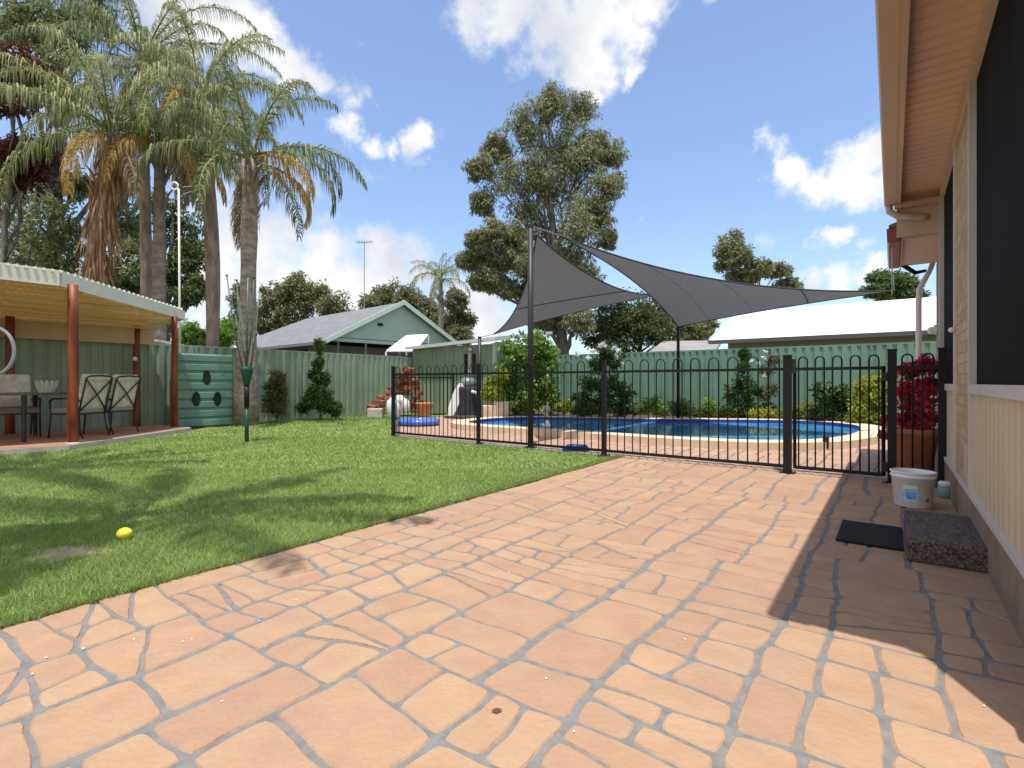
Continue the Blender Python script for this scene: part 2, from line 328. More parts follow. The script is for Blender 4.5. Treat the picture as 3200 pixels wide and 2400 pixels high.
def foliage(lumps, leaf, nclump, nleaf, droop=.3, clump_r=.22, shell=.45):
    """lumps: (x,y,z,rx,ry,rz). leafy clumps spread through each lump's volume, denser to the outside"""
    Cs = []; Ds = []
    for (x, y, z, rx, ry, rz) in lumps:
        k = max(3, int(nclump*RNG.uniform(.85, 1.15)))
        d = RNG.normal(size=(k, 3)); d /= np.linalg.norm(d, axis=1)[:, None]
        rr = RNG.uniform(shell, 1.02, k)[:, None]; cc = d*rr*np.array([rx, ry, rz])+np.array([x, y, z])
        R = (rx*ry*rz)**(1/3)
        cr = clump_r*R*RNG.uniform(.6, 1.5, k)
        m = nleaf; off = RNG.normal(size=(k, m, 3)); off *= (RNG.uniform(.3, 1, (k, m, 1))/np.linalg.norm(off, axis=2, keepdims=True)); off *= cr[:, None, None]
        off[:, :, 2] *= .8
        P = (cc[:, None, :]+off).reshape(-1, 3)
        D = off.reshape(-1, 3)/(np.linalg.norm(off.reshape(-1, 3), axis=1)[:, None]+1e-9)+RNG.normal(size=(k*m, 3))*.6
        D[:, 2] -= droop*2.2; D /= np.linalg.norm(D, axis=1)[:, None]
        Cs.append(P); Ds.append(D)
    P = np.concatenate(Cs); D = np.concatenate(Ds); n = len(P)
    return leaves(P, D, leaf[0]*RNG.uniform(.6, 1.3, n), leaf[1]*RNG.uniform(.6, 1.3, n))
def wob(a, b, n, amp):
    a = Vector(a); b = Vector(b); L = (b-a).length; out = []
    for i in range(n+1):
        t = i/n; p = a.lerp(b, t)
        if 0 < i < n: p += Vector((random.uniform(-1, 1), random.uniform(-1, 1), random.uniform(-.5, .5)))*amp*L
        out.append(p)
    return out
def tree(name, label, base, lumps, leaf, nclump, nleaf, lmat, r0=.3, bark=None, group=None, droop=.3, clump_r=.22, fork=.45, cat='tree', shell=.45):
    t = thing(name, label, cat, base, 0, group); b = MB(); base = Vector(base)
    cx = sum(l[0] for l in lumps)/len(lumps); cy = sum(l[1] for l in lumps)/len(lumps); zt = max(l[2] for l in lumps)
    zf = base.z+(zt-base.z)*fork
    zmin = min(l[2] for l in lumps); top = Vector((cx, cy, zt*.95+base.z*.05))
    path = wob(base-Vector((0, 0, .05)), top, 7, .012); b.tube(path, [r0*(1-.88*i/7) for i in range(8)], 10)
    for l in lumps:
        tz = min(max((l[2]-base.z)*.62+base.z, base.z+.15*(zt-base.z)), top.z*.93); k = (tz-base.z)/(top.z-base.z+1e-6)
        a = base.lerp(top, k); e = Vector(l[:3]); pts = wob(a, e, 4, .06)
        rr = r0*(1-.88*k)*.55; b.tube(pts, [rr*(1-.8*i/4) for i in range(5)], 6)
        for q in range(4):
            e2 = e+Vector((random.uniform(-1, 1)*l[3], random.uniform(-1, 1)*l[4], random.uniform(-.6, .9)*l[5]))*.75
            b.tube(wob(pts[3], e2, 3, .06), [rr*.35, rr*.25, rr*.18, rr*.1], 5)
    b.build('trunk', bark or m_bark, t, smooth=True)
    V, Fq = foliage(lumps, leaf, nclump, nleaf, droop, clump_r, shell); npmesh('crown', V, Fq, lmat, t)
    return t
def pxl(items, Y, dy=.8, jit=0):
    out = []
    for it in items:
        u, v, r = it[:3]; rv = it[3] if len(it) > 3 else r; y = Y+random.uniform(-1, 1)*jit
        p = A(u, v, y); out.append((p.x, p.y, p.z, r*y/F, r*y/F*dy, rv*y/F))
    return out
def catmull(pts, n=6, closed=True):
    out = []; m = len(pts)
    for i in range(m):
        p0, p1, p2, p3 = [Vector(pts[(i+k) % m]) for k in (-1, 0, 1, 2)]
        for j in range(n):
            t = j/n; out.append(.5*((2*p1)+(-p0+p2)*t+(2*p0-5*p1+4*p2-p3)*t*t+(-p0+3*p1-3*p2+p3)*t**3))
    return out

# ------------------------------------------------------------------ ground sheets
def sheet(name, poly, z, mat):
    b = MB(); b.add([(p[0], p[1], z) for p in poly], [tuple(range(len(poly)))]); return struct(b.build(name, mat))
sheet('ground', [(-700, -300), (700, -300), (700, 1200), (-700, 1200)], -.03, m_ground)
lawn_poly = [W(2.90, -4), W(2.90, 6.45), W(7.5, 6.42), Vector((-3.30, 14.6, 0)), W(9.2, 12.0), W(13.15, 12.0), W(13.15, -4)]
lawn_poly = lawn_poly[::-1] if False else lawn_poly
sheet('lawn', lawn_poly, -.006, m_lawnbase)

# -- crazy paving: irregular convex blocks cut by recursion, edges wavy
def split_stones(poly, area0, axes, out, wmin=.006, wmax=.02, depth=0, ww=None):
    ww = ww or [0.008]*len(poly)
    n = len(poly); ar = .5*abs(sum(poly[i].x*poly[(i+1) % n].y-poly[(i+1) % n].x*poly[i].y for i in range(n)))
    tgt = area0*random.uniform(.55, 1.9)
    if ar < tgt or depth > 22: out.append((poly, ww)); return
    e0 = [p.dot(axes[0]) for p in poly]; e1 = [p.dot(axes[1]) for p in poly]
    x0 = max(e0)-min(e0); x1 = max(e1)-min(e1)
    cutax = 0 if x0*random.uniform(.75, 1.35) > x1*1.12 else 1
    if ar > 4*area0: cutax = 0 if x0 > x1 else 1
    ex = e0 if cutax == 0 else e1; lo, hi = min(ex), max(ex); pos = lo+(hi-lo)*random.uniform(.34, .66)
    ang = random.gauss(0, 7) if random.random() < .86 else random.choice((-1, 1))*random.uniform(14, 30)
    a = axes[cutax]; R = Matrix.Rotation(math.radians(ang), 2); nrm = Vector((R@Vector((a.x, a.y)))); 
    cm = sum(poly, Vector((0, 0, 0)))/n; pt = cm+a*(pos-cm.dot(a)); nrm = Vector((nrm.x, nrm.y, 0))
    wcut = random.uniform(wmin, wmax) if cutax == 1 else random.uniform(wmin, wmax*.62)
    if random.random() < .45: wcut = wmin*.7
    A1, A2, w1, w2 = [], [], [], []
    for i in range(n):
        p, q = poly[i], poly[(i+1) % n]; dp = (p-pt).dot(nrm); dq = (q-pt).dot(nrm)
        if dp <= 0: A1.append(p); w1.append(ww[i])
        else: A2.append(p); w2.append(ww[i])
        if (dp < 0 < dq) or (dq < 0 < dp):
            x = p.lerp(q, dp/(dp-dq))
            if dp < 0: A1.append(x); w1.append(wcut); A2.append(x); w2.append(ww[i])
            else: A2.append(x); w2.append(wcut); A1.append(x); w1.append(ww[i])
    if len(A1) < 3 or len(A2) < 3: out.append((poly, ww)); return
    split_stones(A1, area0, axes, out, wmin, wmax, depth+1, w1); split_stones(A2, area0, axes, out, wmin, wmax, depth+1, w2)
def wv(p, k=1.0):
    x, y = p.x, p.y
    dx = .014*math.sin(5.1*y+1.3*x+.5)+.005*math.sin(13.7*y+4*x)+.004*math.sin(31*y-11*x)
    dy = .014*math.sin(4.7*x-1.9*y+2.0)+.005*math.sin(12.9*x-5*y)+.004*math.sin(29*x+13*y)
    return Vector((x+dx*k, y+dy*k, 0))
def cross(poly, ww, out, tgt):
    # cut a strip into blocks by slightly slanted cross joints
    e = [p.dot(DV) for p in poly]; Ln = max(e)-min(e)
    if Ln < tgt*random.uniform(.75, 1.7):
        wd_ = max(p.dot(PV) for p in poly)-min(p.dot(PV) for p in poly)
        if wd_ > .26 and random.random() < .4: cutp(poly, ww, PV, out, .42, random.uniform(.004, .007), random.gauss(0, 7))
        elif Ln > .2 and random.random() < .22: cutp(poly, ww, DV, out, .35, .005, random.gauss(0, 12))
        else: out.append((poly, ww))
        return
    A = []; cutp(poly, ww, DV, A, .38, random.choice((.0045, .006, .0075, .009)), random.gauss(0, 6) if random.random() < .85 else random.choice((-1, 1))*random.uniform(15, 28))
    if len(A) < 2: out.append((poly, ww)); return
    for p, w in A: cross(p, w, out, tgt)
def cutp(poly, ww, ax, out, lo_, wcut, ang):
    ex = [p.dot(ax) for p in poly]; lo, hi = min(ex), max(ex); pos = lo+(hi-lo)*random.uniform(lo_, 1-lo_)
    nrm = Matrix.Rotation(math.radians(ang), 3, 'Z')@ax; n = len(poly); cm = sum(poly, Vector((0, 0, 0)))/n; pt = cm+ax*(pos-cm.dot(ax)); A1, A2, w1, w2 = [], [], [], []
    for i in range(n):
        p, q = poly[i], poly[(i+1) % n]; dp = (p-pt).dot(nrm); dq = (q-pt).dot(nrm)
        if dp <= 0: A1.append(p); w1.append(ww[i])
        else: A2.append(p); w2.append(ww[i])
        if (dp < 0 < dq) or (dq < 0 < dp):
            x = p.lerp(q, dp/(dp-dq))
            if dp < 0: A1.append(x); w1.append(wcut); A2.append(x); w2.append(ww[i])
            else: A2.append(x); w2.append(wcut); A1.append(x); w1.append(ww[i])
    if len(A1) < 3 or len(A2) < 3: out.append((poly, ww)); return
    out += [(A1, w1), (A2, w2)]
def strips(L0, L1, s0, s1, tgt=.30, lanes=True):
    out = []
    if lanes:         # lanes, each laid in its own runs
        L = L0
        while L < L1-.05:
            nL = L+random.uniform(.65, 1.15) if L+1.5 < L1 else L1; s_ = s0
            while s_ < s1-.05:
                ns = s_+random.uniform(.9, 2.2) if s_+2.2 < s1 else s1; out += strips(L, nL, s_, ns, tgt, False); s_ = ns
            L = nL
        return out
    L = L0; wprev = .007; sl = 0
    while L < L1-.05:
        w = random.uniform(.18, .40); nL = L+w if L+w < L1-.15 else L1; wn = random.choice((.006, .008, .010, .012, .014)); sn = random.uniform(-.03, .03)*(nL < L1)
        if nL == L1: wn = .008
        cross([W(L+sl, s0), W(nL+sn, s0), W(nL-sn, s1), W(L-sl, s1)], [.005, wn, .005, wprev], out, tgt); L = nL; wprev = wn; sl = sn
    return out
def paving(name, region, area0, mat, z, keep=None, thick=.005, res=.05):
    out = strips(*region)
    b = MB()
    for poly, ww in out:
        n = len(poly); c = sum(poly, Vector((0, 0, 0)))/n
        if keep and not keep(c): continue
        # inset
        sgn = 1 if sum(poly[i].x*poly[(i+1) % n].y-poly[(i+1) % n].x*poly[i].y for i in range(n)) > 0 else -1
        lines = []
        for i in range(n):
            p, q = poly[i], poly[(i+1) % n]; d = (q-p)
            if d.length < 1e-5: continue
            d.normalize(); nn = Vector((-d.y, d.x, 0))*sgn; lines.append((p+nn*(ww[i]+.002), d, (q-p).length))
        m = len(lines)
        if m < 3: continue
        cor = []
        for i in range(m):
            p1, d1, _ = lines[i-1]; p2, d2, _ = lines[i]; den = d1.x*d2.y-d1.y*d2.x
            if abs(den) < .08: cor.append(p2); continue
            t = ((p2.x-p1.x)*d2.y-(p2.y-p1.y)*d2.x)/den; cor.append(p1+d1*t)
        a2 = sgn*.5*sum(cor[i].x*cor[(i+1) % m].y-cor[(i+1) % m].x*cor[i].y for i in range(m))
        if a2 < .0025: continue
        ring = []
        for i in range(m):     # rounded corners + subdivided wavy edges
            p, q, r_ = cor[i-1], cor[i], cor[(i+1) % m]
            rc = min(.035, .3*(p-q).length, .3*(r_-q).length)
            a = q+(p-q).normalized()*rc; e = q+(r_-q).normalized()*rc
            ring += [a, a.lerp(q, .6).lerp(q.lerp(e, .4), .5), e]
            nx = cor[(i+1) % m]; rc2 = min(.035, .3*(nx-q).length, .3*(cor[(i+2) % m]-nx).length); f = nx+(q-nx).normalized()*rc2
            k = int((f-e).length/res)
            for j in range(1, k): ring.append(e.lerp(f, j/k))
        R = [wv(p) for p in ring]; nr = len(R)
        if any((R[i]-R[i-1]).length > 2 for i in range(nr)): continue
        cc = sum(R, Vector((0, 0, 0)))/nr; h = thick+random.uniform(-.0008, .0008)
        top = [cc+(p-cc)*(1-.006/max(.05, (p-cc).length)) for p in R]
        vs = [(p.x, p.y, z) for p in R]+[(p.x, p.y, z+h) for p in top]
        if sgn < 0: fs = [tuple(range(nr, 2*nr))[::-1]]+[(nr+i, nr+(i+1) % nr, (i+1) % nr, i) for i in range(nr)]
        else: fs = [tuple(range(nr, 2*nr))]+[(i, (i+1) % nr, nr+(i+1) % nr, nr+i) for i in range(nr)]
        b.add(vs, fs)
    return b.build(name, mat)
# patio slab and stones
pr = [W(-.46, -3), W(-.46, 6.6), W(2.93, 6.6), W(2.93, -3)]
sheet('patio', pr, 0.0, m_grout)
pt_region = [W(-.44, -.6), W(-.44, 6.55), W(2.92, 6.55), W(2.92, -.6)]
struct(paving('patio_paving', (-.44, 2.91, -.6, 6.55, .30), .085, m_stone, .0))

# -- pool
near = [(-.985, 11.62), (-.55, 10.85), (.30, 10.2), (1.15, 9.55), (1.95, 8.95), (2.8, 8.35), (3.77, 7.92), (4.76, 8.05), (5.75, 8.75), (6.6, 9.75), (7.15, 10.8), (6.9, 11.75), (6.1, 12.15),
        (4.9, 12.3), (3.7, 12.4), (2.65, 12.65), (1.5, 13.0), (.43, 13.15), (-.45, 12.75)]
ring = catmull([Vector((x, y, 0)) for x, y in near], 6)
def offset(r, d):
    n = len(r); out = []
    for i in range(n):
        t = (r[(i+1) % n]-r[i-1]).normalized(); out.append(r[i]+Vector((t.y, -t.x, 0))*d)
    return out
outer = offset(ring, .40)
if sum(((p-Vector((3.3, 10.8, 0))).length for p in outer)) < sum(((p-Vector((3.3, 10.8, 0))).length for p in ring)): outer = offset(ring, -.40); SG = -1
else: SG = 1
def inside(p, r):
    c = False; j = len(r)-1
    for i in range(len(r)):
        if (r[i].y > p.y) != (r[j].y > p.y) and p.x < (r[j].x-r[i].x)*(p.y-r[i].y)/(r[j].y-r[i].y)+r[i].x: c = not c
        j = i
    return c
deck = [W(-6, 6.61), W(7.5, 6.61), Vector((-3.30, 14.6, 0)), W(9.2, 12.0), W(9.2, 15.2), W(-6, 15.2)]
sheet('pool_deck', [W(-6, 6.45), W(7.55, 6.45), Vector((-3.35, 14.6, 0)), W(9.2, 12.0), W(9.2, 15.1), W(-6, 15.1)], -.002, m_grout)
dk = [W(-4.0, 6.62), W(7.4, 6.62), W(10.4, 9.9), W(9.0, 12.0), W(-4.0, 12.5)]
struct(paving('pool_deck_paving', (-4.0, 10.6, 6.62, 12.0, .32), .10, m_poolstone, .0, keep=lambda c: not inside(c, offset(ring, .15*SG)) and LS(c.x, c.y)[0] < 7.35+(LS(c.x, c.y)[1]-6.4)*1.15))
n = len(ring)
ipool = MB()
zt = .125
vs = [(p.x, p.y, zt) for p in ring]+[(p.x, p.y, zt) for p in outer]+[(p.x, p.y, -.002) for p in outer]
mid = offset(ring, .0)
fs = []
for i in range(n):
    j = (i+1) % n; fs += [(i, j, n+j, n+i), (n+i, n+j, 2*n+j, 2*n+i)]
pool = thing('swimming_pool', 'kidney shaped in-ground pool of blue water with raised stone coping', 'swimming pool', (3.2, 10.6, 0))
b = MB().add(vs, fs); o = b.build('coping', m_coping, pool)
b = MB(); inn = offset(ring, .0)
b.add([(p.x, p.y, zt-.001) for p in inn]+[(p.x, p.y, .01) for p in inn], [(n+i, n+(i+1) % n, (i+1) % n, i) for i in range(n)])
m_tile = M('pool_tile', (.02, .045, .16), (.04, .09, .28), rough=.2, scale=25, coords='WPos'); b.build('tile_band', m_tile, pool)
m_water = M('pool_water', (.03, .20, .50), (.12, .46, .72), rough=.03, scale=.8, bump=.10, bscale=4, spec=.6, coords='WPos')
b = MB(); b.add([(p.x, p.y, .045) for p in ring], [tuple(range(n))]); b.build('water', m_water, pool)
# garden bed behind the pool
bed = [(-1.9, 14.4), (-.9, 13.75), (.43, 13.75), (1.7, 13.55), (2.65, 13.2), (3.7, 12.95), (4.9, 12.86), (6.2, 12.7), (7.3, 12.3), (7.75, 11.4), (7.9, 10.3)]
e = [W(-5.5, 12.2), W(-5.5, 15.15), W(9.4, 15.15), W(9.4, 12.6)]
b = MB(); b.prism([Vector((x, y, 0)) for x, y in bed]+e, .006, .07); struct(b.build('garden_bed', m_soil))

bp0 = [Vector((-2.63+(.23+.05*math.sin(3*t)+.03*math.sin(7*t))*math.cos(t), 3.02+(.15+.03*math.sin(4*t+1))*math.sin(t), 0)) for t in [2*math.pi*i/28 for i in range(28)]]
sheet('bare_patch', bp0, -.002, M('dry_soil', (.36, .27, .17), (.28, .26, .12), rough=.95, scale=25, bump=.5, coords='WPos'))
# -- lawn blades
def grass():
    pts = []; 
    def sample(n, Y0, Y1, h, w):
        Y = np.sqrt(RNG.uniform(Y0*Y0, Y1*Y1, n)); X = RNG.uniform(-1.12, .42, n)*Y
        L = PV.x*X+PV.y*Y; s = DV.x*X+DV.y*Y
        k = (L > 2.92+.02*np.sin(s*9)+.012*np.sin(s*31)) & (L < 13.0) & (s > -2)
        k &= ~((s > 6.36) & (L < 7.5+(s-6.4)*1.18)) & ~((s > 11.85) & (L < 13.1))
        # pergola slab
        k &= ~((X < -6.55) & (Y > 7.7) & (X < -6.5)) & ~((X < -6.45) & (X-Y*.99 < -14.2+.0))
        d = np.hypot(X+2.62, (Y-3.02)*1.4); k &= (d > .19+.06*RNG.normal(size=n))
        X = X[k]; Y = Y[k]; m = len(X); hh = h*RNG.uniform(.5, 1.25, m); ww = w*RNG.uniform(.7, 1.3, m); a = RNG.uniform(0, 2*math.pi, m)
        lean = RNG.normal(size=(m, 2))*.8*hh[:, None]
        V = np.zeros((m, 3, 3)); V[:, 0] = np.stack([X-np.cos(a)*ww/2, Y-np.sin(a)*ww/2, np.full(m, -.006)], 1); V[:, 1] = np.stack([X+np.cos(a)*ww/2, Y+np.sin(a)*ww/2, np.full(m, -.006)], 1)
        V[:, 2] = np.stack([X+lean[:, 0], Y+lean[:, 1], hh], 1); return V.reshape(-1, 3)
    def tufts(n):
        s = RNG.uniform(-.5, 6.4, n); L = 2.915+np.abs(RNG.normal(size=n))*.03; X = PV.x*L+DV.x*s; Y = PV.y*L+DV.y*s; hh = RNG.uniform(.03, .062, n); a = RNG.uniform(0, 6.28, n); ww = .006*np.maximum(1, Y/3)
        V = np.zeros((n, 3, 3)); V[:, 0] = np.stack([X-np.cos(a)*ww/2, Y-np.sin(a)*ww/2, np.zeros(n)], 1); V[:, 1] = np.stack([X+np.cos(a)*ww/2, Y+np.sin(a)*ww/2, np.zeros(n)], 1)
        k = RNG.uniform(-.2, 1.1, n)*.04; V[:, 2] = np.stack([X-PV.x*k+RNG.normal(size=n)*.012, Y-PV.y*k+RNG.normal(size=n)*.012, hh*.7], 1); return V.reshape(-1, 3)
    V = np.concatenate([tufts(9000), sample(120000, 1.9, 3.6, .027, .0042), sample(110000, 3.3, 6, .027, .0065), sample(80000, 5.7, 9.5, .028, .013), sample(70000, 9, 17, .03, .024)])
    o = npmesh('grass', V, np.arange(len(V)).reshape(-1, 3), l_grass, k=3)
    tag(o, 'short mown green lawn grass between the patio and the fences', 'grass', kind='stuff')
grass()

# ------------------------------------------------------------------ house on the right
hs = thing('house', 'tan house wall with black screens and boxed eaves beside the patio', 'house', W(-.6, 3, 0))
S0 = 1.78; S1 = 6.98
WL = -.43
def part(name, mat, b, parent=hs, **k): return b.build(name, mat, parent, **k)
b = MB(); b.lsbox(-.60, WL+.03, S0, 8.9, 0, .27); part('plinth', m_plinth, b)
b = MB(); b.lsbox(-.60, WL+.035, S0, S1+.05, .27, .30); b.lsbox(-.6, WL+.03, S0, 4.40, .93, .99); b.lsbox(-.6, WL+.03, 5.42, S1, .93, .99); part('sill_rail', m_frame, b)
b = MB(); b.wavesheet(W(WL+.005, S0), W(WL+.005, 4.40), .30, .93, .14, .009, PV); b.wavesheet(W(WL+.005, 5.42), W(WL+.005, S1), .30, .93, .14, .009, PV); part('cladding', m_creamclad, b)
b = MB(); b.lsbox(-.60, WL+.02, 4.446, 5.388, .30, 2.93); part('brick_pier', m_pier, b)
b = MB()
for s0 in (4.40, 5.39, S1-.03): b.lsbox(-.6, WL+.035, s0, s0+.045+.03*(s0 > 6), .30, 2.95)
part('screen_frame', m_frame, b)
for s0, s1 in ((S0, 4.40), (5.435, S1-.03)):
    b = MB(); b.lsbox(-.50, WL-.004, s0, s1, .99, 2.93); o = part('window_screen', m_screen, b)
b = MB(); b.lsbox(-.6, WL+.03, S0, S1+.05, 2.93, 3.02); part('head_beam', m_tan, b)
b = MB(); b.lsbox(-4.5, -.61, S0, 8.85, .0, 2.55); b.lsbox(-4.5, -.61, S0, S1, 2.55, 3.0); part('light_stop_core', m_redbrick, b)  # unseen solid core of the house, added to keep light from leaking through
# ribbed soffit
b = MB(); k = 0; s = S0; vs = []; fs = []
while s < 7.06:
    for t, h in ((0, 0), (.085, 0), (.10, .014), (.115, .0)):
        if s+t < 7.075: vs += [W(-.05, s+t, 3.035+h), W(-.60, s+t, 3.035+h)]
    s += .12
b.add(vs, [(2*i, 2*i+1, 2*i+3, 2*i+2) for i in range(len(vs)//2-1)]); part('soffit', m_soffit, b)
b = MB(); b.lsbox(-.075, -.045, S0, 7.06, 2.94, 3.12); part('fascia', m_tan, b)
b = MB(); P0 = [(-.045, 3.07), (-.045, 2.955), (-.03, 2.95), (.06, 2.95), (.07, 2.97), (.075, 3.07)]
def extrude(b, prof, s0, s1, close=False):
    vs = [W(l, s0, z) for l, z in prof]+[W(l, s1, z) for l, z in prof]; m = len(prof)
    fs = [(i, i+1, m+i+1, m+i) for i in range(m-1)]
    if close: fs += [(m-1, 0, m, 2*m-1), tuple(range(m))[::-1], tuple(range(m, 2*m))]
    b.add(vs, fs)
extrude(b, P0, S0, 7.06, True); part('gutter', m_tan, b)
b = MB(); extrude(b, [(.0, 3.10), (.0, 3.13), (-2.4, 4.0), (-4.6, 3.2), (-4.6, 3.1)], S0-.02, 7.10, True); part('roof', m_rooftile, b)
b = MB(); b.lsbox(-.60, -.04, 7.06, 7.12, 2.60, 3.04); b.lsbox(-.60, -.02, 7.0, 7.06, 2.90, 2.96); part('end_board', m_tan, b)
b = MB(); b.tube([W(.03, 7.02, 2.97), W(.02, 7.02, 2.88), W(-.05, 7.02, 2.82), W(-.25, 7.02, 2.77), W(-.30, 7.05, 2.77)], .035, 12); part('drain_elbow', m_tan, b, smooth=True)
# lower far section
b = MB(); b.lsbox(-.6, -.475, 7.12, 8.9, .27, 2.58); part('brick_wall', m_redbrick, b)
b = MB(); b.lsbox(-.60, -.09, 7.12, 8.72, 2.575, 2.60); part('soffit', m_tan, b)
b = MB(); extrude(b, [(-.09, 2.72), (-.09, 2.575), (-.07, 2.56), (.03, 2.56), (.045, 2.59), (.05, 2.72)], 7.12, 8.75, True); part('gutter', m_gutter, b)
b = MB(); b.lsbox(-.095, -.085, 7.12, 8.74, 2.53, 2.575); part('fascia', m_tan, b)
b = MB(); extrude(b, [(.03, 2.73), (.03, 2.76), (-2.4, 3.6), (-4.6, 2.9), (-4.6, 2.7)], 7.12, 8.78, True); part('roof', m_rooftile, b)
b = MB(); b.tube([W(-.10, 8.70, 2.60), W(-.25, 8.74, 2.47), W(-.36, 8.82, 2.50)], [.03, .03, .02], 8); part('drain_pipe', m_black, b, smooth=True)
b = MB(); b.tube([W(-.44, 8.86, 2.62), W(-.40, 8.9, 2.5), W(-.30, 8.9, 2.27), W(-.29, 8.9, 2.1), W(-.29, 8.9, 0.02)], .035, 10); part('downpipe', m_white, b, smooth=True)
b = MB(); b.lsbox(-.475, -.43, 8.45, 8.55, 1.62, 1.74); b.ball(tuple(W(-.41, 8.5, 1.67)), .05); part('wall_lamp', m_white, b, smooth=True)
b = MB(); b.tube([W(.0, 7.35, 2.60), W(.0, 7.35, 2.02)], .006, 6); part('cord', m_frame, b)
b = MB(); b.ball(tuple(W(-.38, 5.36, 1.42)), .022, 8); b.tube([W(-.42, 5.38, 1.42), W(-.38, 5.36, 1.42)], .01, 6); part('hook', m_white, b)
b = MB(); b.lsbox(-.41, -.402, 4.6, 4.75, .36, .58); part('air_vent', m_tan, b)

# step, mat, bucket, jar
b = MB(); b.lsbox(-.425, -.065, 3.62, 4.44, .008, .135); o = b.build('doorstep', m_agg, bevel=.012, origin=W(-.25, 4, 0)); tag(o, 'dark exposed-aggregate concrete step block against the house wall', 'step')
b = MB(); b.lsbox(-.055, .285, 3.80, 4.37, .009, .022)
o = b.build('doormat', m_mat, bevel=.004, origin=W(.1, 4.1, 0)); tag(o, 'black rubber doormat lying on the shaded paving beside the step', 'doormat')
bc = G(1972, 1094); bk = thing('bucket', 'white plastic bucket with a blue picture label behind the step', 'bucket', (bc.x, bc.y, .008))
m_bucket = M('bucket_plastic', (.86, .86, .85), (.90, .90, .89), rough=.4, scale=3)
b = MB(); b.lathe((bc.x, bc.y, .008), [(.118, 0), (.125, .004), (.142, .235), (.150, .236), (.150, .247), (.143, .248), (.144, .268), (.152, .269), (.152, .28), (.138, .28), (.134, .25), (.115, .02), (.0, .02)], 40, cap=False)
b.build('pail', m_bucket, bk, smooth=True)
def decal(cx, cy, r0, z0, z1, a0, a1, taper=.0, n=8):
    b = MB(); vs = []
    for i in range(n+1):
        a = a0+(a1-a0)*i/n; vs += [(cx+math.cos(a)*(r0+taper*(z0-.1)), cy+math.sin(a)*(r0+taper*(z0-.1)), z0), (cx+math.cos(a)*(r0+taper*(z1-.1)), cy+math.sin(a)*(r0+taper*(z1-.1)), z1)]
    b.add(vs, [(2*i, 2*i+2, 2*i+3, 2*i+1) for i in range(n)]); return b
ca = math.atan2(-bc.y, -bc.x)
def lab(name, a0, a1, z0, z1, mat, dr=.0015): decal(bc.x, bc.y, .1339+dr-.0007, z0+.008, z1+.008, ca+math.radians(a0), ca+math.radians(a1), .0745).build(name, mat, bk)
lab('label', -28, 16, .055, .185, M('label_blue', (.12, .42, .72), (.5, .72, .85), scale=14, rough=.5), .0022)
lab('label_panel', -18, 8, .07, .125, M('label_deep', (.02, .12, .45), (.2, .5, .8), scale=30, rough=.5), .0032)
lab('label_title', -26, 12, .152, .178, M('label_pale', (.70, .72, .35), (.75, .8, .6), scale=40, rough=.5), .0032)
lab('label', 30, 46, .115, .165, M('label_yellow', (.62, .60, .15), (.5, .55, .2), scale=30, rough=.5), .0022)
lab('label', 38, 48, .055, .085, M('label_brown', (.2, .15, .1), rough=.5), .0022)
b = MB(); pts = [(bc.x+.155*math.cos(t), bc.y+.155*math.sin(t), .008+.235-.11*math.sin(t-ca-1.2)) for t in [ca+1.2+math.pi*i/16 for i in range(17)]]; b.tube(pts, .003, 6); b.build('handle', m_rope, bk)
jc = G(2042, 1076); jr = thing('jar', 'small green tub with a white lid beside the house plinth', 'tub', (jc.x, jc.y, .008))
b = MB(); b.lathe((jc.x, jc.y, .008), [(.045, 0), (.052, .005), (.052, .085), (.046, .09)], 20); b.build('body', M('tub_green', (.22, .42, .33), rough=.4), jr, smooth=True)
b = MB(); b.lathe((jc.x, jc.y, .098), [(.05, 0), (.052, .035), (.04, .045)], 20); b.build('lid', m_white, jr, smooth=True)

# ------------------------------------------------------------------ pool fence
FS = 6.39
def hoopfence(parent, L0, L1, ztop=1.15, zb=.075, s_of=None, nh=None):
    """rails + hoop pickets between L0 and L1 along the fence line"""
    f = s_of or (lambda L: W(L, FS))
    for z in (zb, ztop):
        b = MB(); b.bar(f(L0)+Vector((0, 0, z)), f(L1)+Vector((0, 0, z)), .022, .032 if z > 1 else .036); pn = b.build('rail', m_black, parent)
    D = (f(L1)-f(L0)); Lg = D.length; D.normalize(); k = nh or int((Lg-.04)/.195); st = Lg/k
    for i in range(k):
        c = f(L0)+D*(st*(i+.5)); h = st*.26; arc = [(-h, zb), (-h, 1.235)]+[(-h*math.cos(t), 1.235+h*math.sin(t)*1.15) for t in [math.pi*j/8 for j in range(1, 8)]]+[(h, 1.235), (h, zb)]
        bb = MB(); bb.tube([c+D*x+Vector((0, 0, z)) for x, z in arc], .0078, 6); bb.build('hoop_picket', m_black, pn, smooth=True)
pf = thing('pool_fence', 'black hoop-top metal pool fence across the lawn and patio edge', 'fence', W(4, FS, 0))
postL = [.93, 3.16, 5.40, 7.47]
for i in range(3): hoopfence(pf, postL[i]+.03, postL[i+1]-.03)
for i, L in enumerate(postL):
    w = (.08, .055, .05, .055)[i]; p = W(L, FS)
    b = MB(); b.box((p.x, p.y, .645), (w, w, 1.29), ROT_D); b.box((p.x, p.y, 1.296), (w+.008, w+.008, .02), ROT_D); b.box((p.x, p.y, .008), (w+.07, w+.07, .014), ROT_D); b.build('post', m_black, pf)
pg = thing('pool_gate', 'black hoop-top metal pool gate between two thick posts', 'gate', W(.45, FS, 0))
hoopfence(pg, .07, .86, nh=5)
for L in (.07, .86):
    b = MB(); b.bar(W(L, FS, .06), W(L, FS, 1.17), .025, .025); b.build('gate_stile', m_black, pg)
b = MB(); b.box(W(.885, FS, 1.18), (.05, .07, .16), ROT_D); b.build('latch', m_brownblack, pg)
